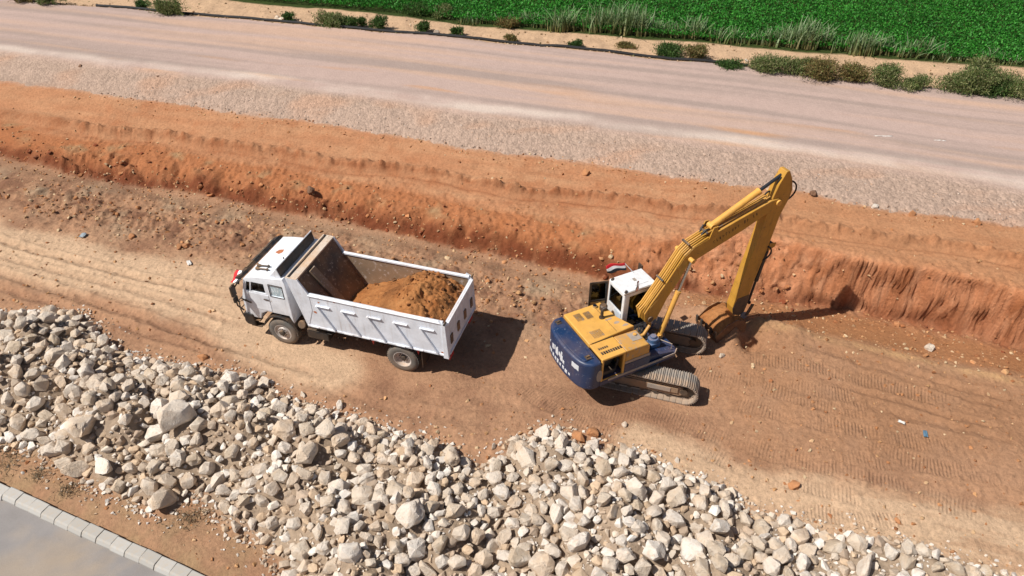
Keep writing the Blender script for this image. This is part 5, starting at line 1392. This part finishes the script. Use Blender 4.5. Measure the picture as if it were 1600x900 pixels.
# bucket: curved shell, two cheeks, lip with teeth, earth inside
outer = [(4.05, .66), (4.20, .40), (4.16, .05), (3.98, -.22), (3.68, -.36), (3.35, -.34), (3.08, -.16), (2.92, .12), (2.84, .40)]
inner = [(2.89, .40), (2.97, .15), (3.11, -.10), (3.36, -.27), (3.67, -.29), (3.93, -.17), (4.09, .07), (4.13, .38), (4.00, .62)]
m = MB(); m.prism(outer + inner, -.56, .50); bk = up(m, 'bucket', M_BUCK, bev=.008)
for s in (-.58, .50):
    m = MB(); m.prism(outer + [(3.3, .78), (3.7, .84)][::1], s, s + .03); m.build('bucket_cheek', M_BUCK, bk, .006)
for k in range(5):
    yy = -.52 + k * .245
    m = MB(); m.prism([(2.83, .30), (2.95, .34), (2.86, .60), (2.80, .60)], yy - .05, yy + .05); m.build('bucket_tooth', M_STEEL, bk, .01)
def fill(a, b):
    t_ = np.clip((a - 2.92) / 1.1, 0, 1)
    return .42 + .28 * t_ + .26 * np.sin(np.pi * np.clip(t_, 0, 1)) * (1 - (b + .03) ** 2 * 2.2) + fbm(a, b, 3.2, 4, 95) * .09
ml = soil_surface(34, 34, fill, M_EARTH, 'bucket_earth', 2.92, 4.02, -.555, .495, .1)
be = tag(link('bucket_earth', ml), 'brown earth heaped in the excavator bucket', 'earth')
be.matrix_world = Matrix.Translation((*EXC, 0)) @ Matrix.Rotation(UP, 4, 'Z')
# ================================================================ vegetation, pipe, litter
def leaf_material(name, cols, trans=.25, rough=.6):
    t = NT(name); a = t.add('ShaderNodeAttribute', attribute_name='Col')
    co = t.add('ShaderNodeTexCoord').outputs['Object']; n = t.noise(1.2, 3, .6, co)
    c = t.mix(.7, a.outputs['Color'], t.mix(1.0, a.outputs['Color'], t.ramp(n.outputs[0], [(.3, .7), (.7, 1.25)]).outputs[0], 'MULTIPLY'))
    t.out(c, rough, None, None, .3)
    tl = t.add('ShaderNodeBsdfTranslucent'); t.link(c, tl.inputs[0])
    mx = t.add('ShaderNodeMixShader'); mx.inputs[0].default_value = trans
    t.link(t.b.outputs[0], mx.inputs[1]); t.link(tl.outputs[0], mx.inputs[2]); t.link(mx.outputs[0], t.n['Material Output'].inputs[0])
    return t.m
M_LEAF = leaf_material('leaf', None)
M_STEM = simple('woody_stem', (.12, .08, .05), .9)
rv_ = np.random.RandomState(21)
def leaf_cloud(centres, size, cols, up=.3, aspect=2.0):
    """one four-sided leaf per centre, all in one mesh"""
    n = len(centres); c = np.asarray(centres)
    a = rv_.normal(size=(n, 3)); a[:, 2] = np.abs(a[:, 2]) * (1 + up); a /= np.linalg.norm(a, axis=1)[:, None]
    b = np.cross(a, rv_.normal(size=(n, 3))); b /= np.linalg.norm(b, axis=1)[:, None]
    s = size * rv_.uniform(.6, 1.3, (n, 1))
    v = np.stack([c - a * s * .1, c + b * s / aspect * .5 + a * s * .5, c + a * s, c - b * s / aspect * .5 + a * s * .5], 1).reshape(-1, 3)
    f = np.arange(4 * n).reshape(-1, 4)
    cc = np.repeat(np.asarray(cols)[rv_.randint(len(cols), size=n)] * rv_.uniform(.7, 1.25, (n, 1)), 4, 0)
    return v, f, cc
G_DARK, G_MID, G_OLIVE, G_DRY = C('3f5a2c'), C('587338'), C('6f7a42'), C('a08a5c')
def shrub(u, v, w, h, label, kind='olive', z0=1.9, group='shrubs along the far side of the gravel road'):
    """u, v: foot of the shrub; w, h in metres"""
    x, y = at(u, v, z0)
    for _ in range(4): x, y = at(u, v, pile_z(x, y))
    z = pile_z(x, y)
    o = tag(empty('shrub', (x, y, z)), label, 'shrub', group)
    n = int(2600 * w * h) + 400
    p = rv_.normal(size=(n, 3)); p /= np.linalg.norm(p, axis=1)[:, None]; rr = rv_.uniform(.1, 1, (n, 1)) ** .45
    k = 7; cl = rv_.uniform(-1, 1, (k, 3)) * [.55, .5, .4]; ci = rv_.randint(k, size=n)
    p = p * rr * .55 + cl[ci]
    p *= 1 + .25 * np.sin(p[:, :1] * 9 + p[:, 1:2] * 7)
    c = p * [w / 2, w / 2 * .8, h / 2] + [0, 0, h * .52]; c[:, 2] = np.abs(c[:, 2]) * np.where(rv_.uniform(size=n) < .25, .4, 1)
    cols = {'olive': [G_OLIVE, G_MID, C('8a9160'), C('969668')], 'green': [G_DARK, G_MID, C('4c7034')], 'dry': [G_DRY, G_OLIVE, C('8d7d4c'), C('75673f')]}[kind]
    vv, ff, cc = leaf_cloud(c, .12, cols, .9, 3.5)
    link('foliage', np_mesh('foliage', vv, ff, M_LEAF, cc, False), o)
    for k in range(4):
        a = k * 1.6 + rv_.uniform(0, 1); m = MB(); m.tube([(0, 0, -.03), (math.cos(a) * w * .12, math.sin(a) * w * .12, h * .3), (math.cos(a) * w * .28, math.sin(a) * w * .25, h * .65)], .015 + .008 * h, 5); m.build('stem', M_STEM, o)
    return o
SH = [
 (38, 2, 1.8, .8, 'dry', 'dry bush at the top left corner beyond the gravel road'), (75, 6, 2.0, .9, 'olive', 'olive bush beside the dry one at the top left corner'),
 (224, 15, .9, .7, 'green', 'small round green bush left of the large olive bush at upper left'), (268, 22, 1.9, 1.15, 'olive', 'large olive bush growing over the pipe at upper left'),
 (452, 33, .9, .5, 'green', 'low green bush beside two white stones'), (512, 42, 1.9, 1.0, 'olive', 'broad olive bush at the pipe, left of a round green one'),
 (548, 42, 1.3, .75, 'green', 'mid green bush touching the broad olive bush on its right'), (567, 42, .6, .6, 'green', 'tiny bush between two green bushes on the verge'),
 (592, 46, 1.1, .85, 'green', 'round dark green bush standing free on the verge'), (664, 50, .9, .75, 'green', 'leggy green bush on the sandy verge'),
 (714, 56, .75, .6, 'green', 'small free-standing green tuft on the sandy verge'), (800, 64, .9, .4, 'dry', 'low dry tuft by the pipe, middle of the verge'),
 (898, 74, .9, .4, 'green', 'low green tuft by the pipe right of the dry one'), (978, 74, 1.1, .35, 'dry', 'flat dry plants beside the pipe'),
 (1040, 88, 1.9, .8, 'green', 'spreading green bush behind the pipe end'), (1083, 92, 1.3, 1.0, 'dry', 'spiky pale bush right of the spreading green one'),
 (1140, 106, 1.2, .5, 'green', 'low green bush at the end of the pipe'),
 (1200, 112, 1.7, 1.0, 'olive', 'first bush of the olive hedge row, nearest the pipe end'), (1237, 116, 1.9, 1.0, 'olive', 'second bush of the olive hedge row'),
 (1283, 122, 2.1, 1.15, 'dry', 'brownish bush in the hedge row, third from the pipe end'), (1325, 126, 1.8, 1.0, 'dry', 'brownish bush in the hedge row, fourth from the pipe end'),
 (1382, 132, 1.9, 1.1, 'olive', 'fifth bush of the hedge row, tall and olive'), (1432, 137, 1.6, .7, 'olive', 'low bush in the gap of the hedge row'),
 (1490, 142, 2.0, 1.2, 'olive', 'bush left of the largest one in the hedge row'), (1520, 144, 2.3, 1.7, 'olive', 'largest rounded bush of the hedge row near the right edge'),
 (1562, 148, 1.9, 1.1, 'green', 'green bush right of the largest one in the hedge row'), (1594, 152, 2.1, 1.2, 'olive', 'last bush of the hedge row at the right edge'),
 (700, 26, 1.6, .7, 'olive', 'olive bush at the field edge left of the reeds'), (650, 22, 1.8, .7, 'green', 'green bush at the near corner of the field edge'), (795, 42, 1.4, .6, 'dry', 'dry bush at the foot of the reeds'),
]
for (u, v, w, h, k, lb) in SH: shrub(u, v, w * (1.15 if u > 1170 else 1.1), h * .95, lb, k)
# dry tufts on the bare soil by the kerb
for k, (u, v, w, lb) in enumerate([(8, 720, .9, 'grey dry tuft on the soil at the left edge by the kerb'), (108, 770, .5, 'small dry tuft above the kerb'), (300, 812, .7, 'dry weed patch below the left heap tip'), (60, 745, .45, 'dry wisp of weed near the kerb')]):
    x, y = at(u, v); z = pile_z(x, y)
    o = tag(empty('dry_weed', (x, y, z)), lb, 'weed', 'dry weeds by the kerb')
    n = int(260 * w); c = rv_.normal(size=(n, 3)) * [w * .35, w * .3, .04] + [0, 0, .06]
    vv, ff, cc = leaf_cloud(c, .13, [C('8a7a62'), C('6f6552'), C('a08a6a')], .1, 6.0); link('foliage', np_mesh('foliage', vv, ff, M_LEAF, cc, False), o)
# reeds: each clump of its own
def reed_clump(x, y, h, n, label):
    z = pile_z(x, y); o = tag(empty('reed_clump', (x, y, z)), label, 'reeds', 'reed clumps along the field edge')
    V = []; Fq = []; Cc = []
    for k in range(n):
        bx, by = rv_.normal(0, .42), rv_.normal(0, .22); a = rv_.uniform(0, 6.28); lean = abs(rv_.normal(0, .34)); hh = h * rv_.uniform(.5, 1.1); w = rv_.uniform(.03, .07)
        dx, dy = math.cos(a), math.sin(a); px_, py_ = -dy, dx; o0 = len(V); segs = 4
        base = [C('8a7f4e'), C('6d7a42'), C('a39262')][rv_.randint(3)]; tip = [C('7f9a66'), C('9db088'), C('5f8048'), C('8fa578')][rv_.randint(4)]
        for s in range(segs + 1):
            t_ = s / segs; q_ = lean * hh * t_ * t_ * 1.4; ww = w * (1 - t_ * .85); zz = hh * (t_ - .25 * lean * t_ * t_)
            V += [(bx + dx * q_ + px_ * ww, by + dy * q_ + py_ * ww, zz), (bx + dx * q_ - px_ * ww, by + dy * q_ - py_ * ww, zz)]
            cq = base + (tip - base) * min(1, t_ * 1.6); Cc += [cq, cq]
            if s: i = o0 + 2 * s; Fq.append((i - 2, i - 1, i + 1, i))
    link('blades', np_mesh('blades', V, Fq, M_LEAF, np.array(Cc), False), o)['kind'] = 'stuff'
NUMW = 'first second third fourth fifth sixth seventh eighth ninth tenth eleventh twelfth thirteenth fourteenth fifteenth sixteenth seventeenth eighteenth nineteenth twentieth twenty-first twenty-second twenty-third twenty-fourth twenty-fifth twenty-sixth twenty-seventh twenty-eighth twenty-ninth thirtieth'.split()
for k in range(30):
    t_ = k / 29; u = 735 + (1590 - 735) * t_ + rv_.uniform(-7, 7)
    x = at(u, float(np.interp(u, [636, 737, 900, 1031, 1184, 1337, 1447, 1600], [24, 39, 50, 61, 72, 85, 94, 105])) - 1, 1.85)
    h = float(np.interp(u, [735, 820, 900, 980, 1090, 1110, 1300, 1420, 1470, 1600], [.8, .9, 1.5, 1.9, 1.7, 1.3, 1.8, 1.5, .8, .7])) * rv_.uniform(.45, 1.0)
    third = 'left' if t_ < .33 else 'middle' if t_ < .66 else 'right'
    size = 'tall' if h > 1.45 else 'short'
    reed_clump(x[0], x[1] + rv_.uniform(0, .7), h, int(rv_.uniform(30, 130) * max(.7, h)), f'{NUMW[k]} clump from the left in the reed row, {size}')
# crop: a dense low canopy nobody could count
nC = 260000
cx_ = rv_.uniform(-24, 46, nC); cy_ = L_field(cx_) + .25 + rv_.uniform(0, 1, nC) ** 1.15 * 20
rows = .06 * np.sin((cy_ + .22 * cx_) * 2 * np.pi / .75)
gap = 1 - .9 * np.exp(-(((cx_ - 13.2) * .98 + (cy_ - 45) * -.35) / .12) ** 2)
hz = (.42 + rows + fbm(cx_, cy_, .8, 3, 97) * .14) * gap
cz = ground_z(cx_, cy_) + hz * rv_.uniform(.55, 1.1, nC)
vv, ff, cc = leaf_cloud(np.stack([cx_, cy_, cz], -1), .125, [C('348026'), C('40902f'), C('2a6e20'), C('4c9a38')], .2, 1.5)
cc = cc * np.repeat(1 + .30 * fbm(cx_, cy_, .16, 3, 98) + .18 * fbm(cx_, cy_, .9, 2, 99), 4)[:, None]
crop = tag(link('field_crop', np_mesh('field_crop', vv, ff, M_LEAF, cc, False)), 'dense low bright green crop covering the field', 'crop', kind='stuff')
# black irrigation pipe along the far rim of the road
pp = []
for u in range(150, 1176, 12):
    v = float(np.interp(u, [101, 304, 540, 670, 900, 1119, 1337], [8, 25, 46, 57, 79, 101, 127])) - 1.5 + .8 * math.sin(u * .013)
    x, y = at(u, v, 2.1); y += .12; pp.append((x, y, pile_z(x, y) + .09))
m = MB(); m.tube(pp, .085, 8); pipe = m.build('irrigation_pipe', simple('black_plastic', (.012, .012, .013), .55), None, 0, True)
tag(pipe, 'long black plastic pipe lying along the far edge of the gravel road', 'pipe')
pp2 = [(x, y + .35, pile_z(x, y + .35) + .05) for (x, y, z) in pp[58:]]
m = MB(); m.tube(pp2, .04, 6); tag(m.build('drip_hose', bpy.data.materials['black_plastic'], None, 0, True), 'thinner black hose beside the right end of the pipe', 'hose')
# white stones, litter
for k, (u, v, w, lb) in enumerate([(434, 31, 5, 'upper of two white stones by the low green bush on the verge'), (441, 33, 5, 'lower of two white stones by the low green bush on the verge'), (683, 53, 5, 'white stone beside the leggy green bush'), (1166, 96, 3, 'orange stone at the right end of the pipe')]):
    x, y = at(u, v, 1.9); o = put_rock(x, y, w / 20.0, 3300 + k); o.name = 'white_stone' if 'white' in lb else 'loose_stone'; tag(o, lb, 'stone', 'stones on the far verge')
def scrap(u, v, w, h, mat, label, seed, rz=None):
    q = random.Random(seed); x, y = loose_z(u, v); z = pile_z(x, y)
    n = 6; V = []; Fq = []
    for j in range(n + 1):
        for i in range(n + 1): V.append(((i / n - .5) * w * q.uniform(.85, 1.1), (j / n - .5) * h * q.uniform(.85, 1.1), .03 + .5 * min(w, h) * .35 * abs(math.sin(i * 1.7 + seed) * math.cos(j * 1.3)) + q.uniform(0, .03)))
    for j in range(n):
        for i in range(n): a = j * (n + 1) + i; Fq.append((a, a + 1, a + n + 2, a + n + 1))
    m = MB(); m.v = V; m.f = Fq; m.mi = [0] * len(Fq); o = m.build('plastic_scrap', mat, None); o.location = (x, y, z); o.rotation_euler = (0, 0, q.uniform(0, 6) if rz is None else rz); smooth_mesh(o.data, 50)
    md = o.modifiers.new('thick', 'SOLIDIFY'); md.thickness = .004
    tag(o, label, 'litter', 'scraps of litter on the ground')
M_BLUES = simple('blue_sheet', tuple(C('5f7f95')), .5); M_WHS = simple('white_sheet', tuple(C('dad6d0')), .6); M_GRS = simple('grey_blue_sheet', tuple(C('8f9aa2')), .6)
scrap(1445, 679, .26, .12, M_BLUES, 'crumpled blue plastic sheet on the churned ground at right', 1)
scrap(1408, 661, .2, .1, M_WHS, 'white scrap near the blue sheet', 2)
scrap(130, 369, .30, .24, M_GRS, 'grey-blue crumpled scrap on the brown strip at left', 3)
scrap(296, 412, .34, .16, M_WHS, 'white scrap at the rim of the sandy lane left of the truck', 4)
scrap(1380, 214, .8, .08, M_WHS, 'white streak of litter on the gravel road at right', 5, -.05)
scrap(1468, 221, .5, .07, M_WHS, 'small white strip on the gravel road farther right', 6, -.15)
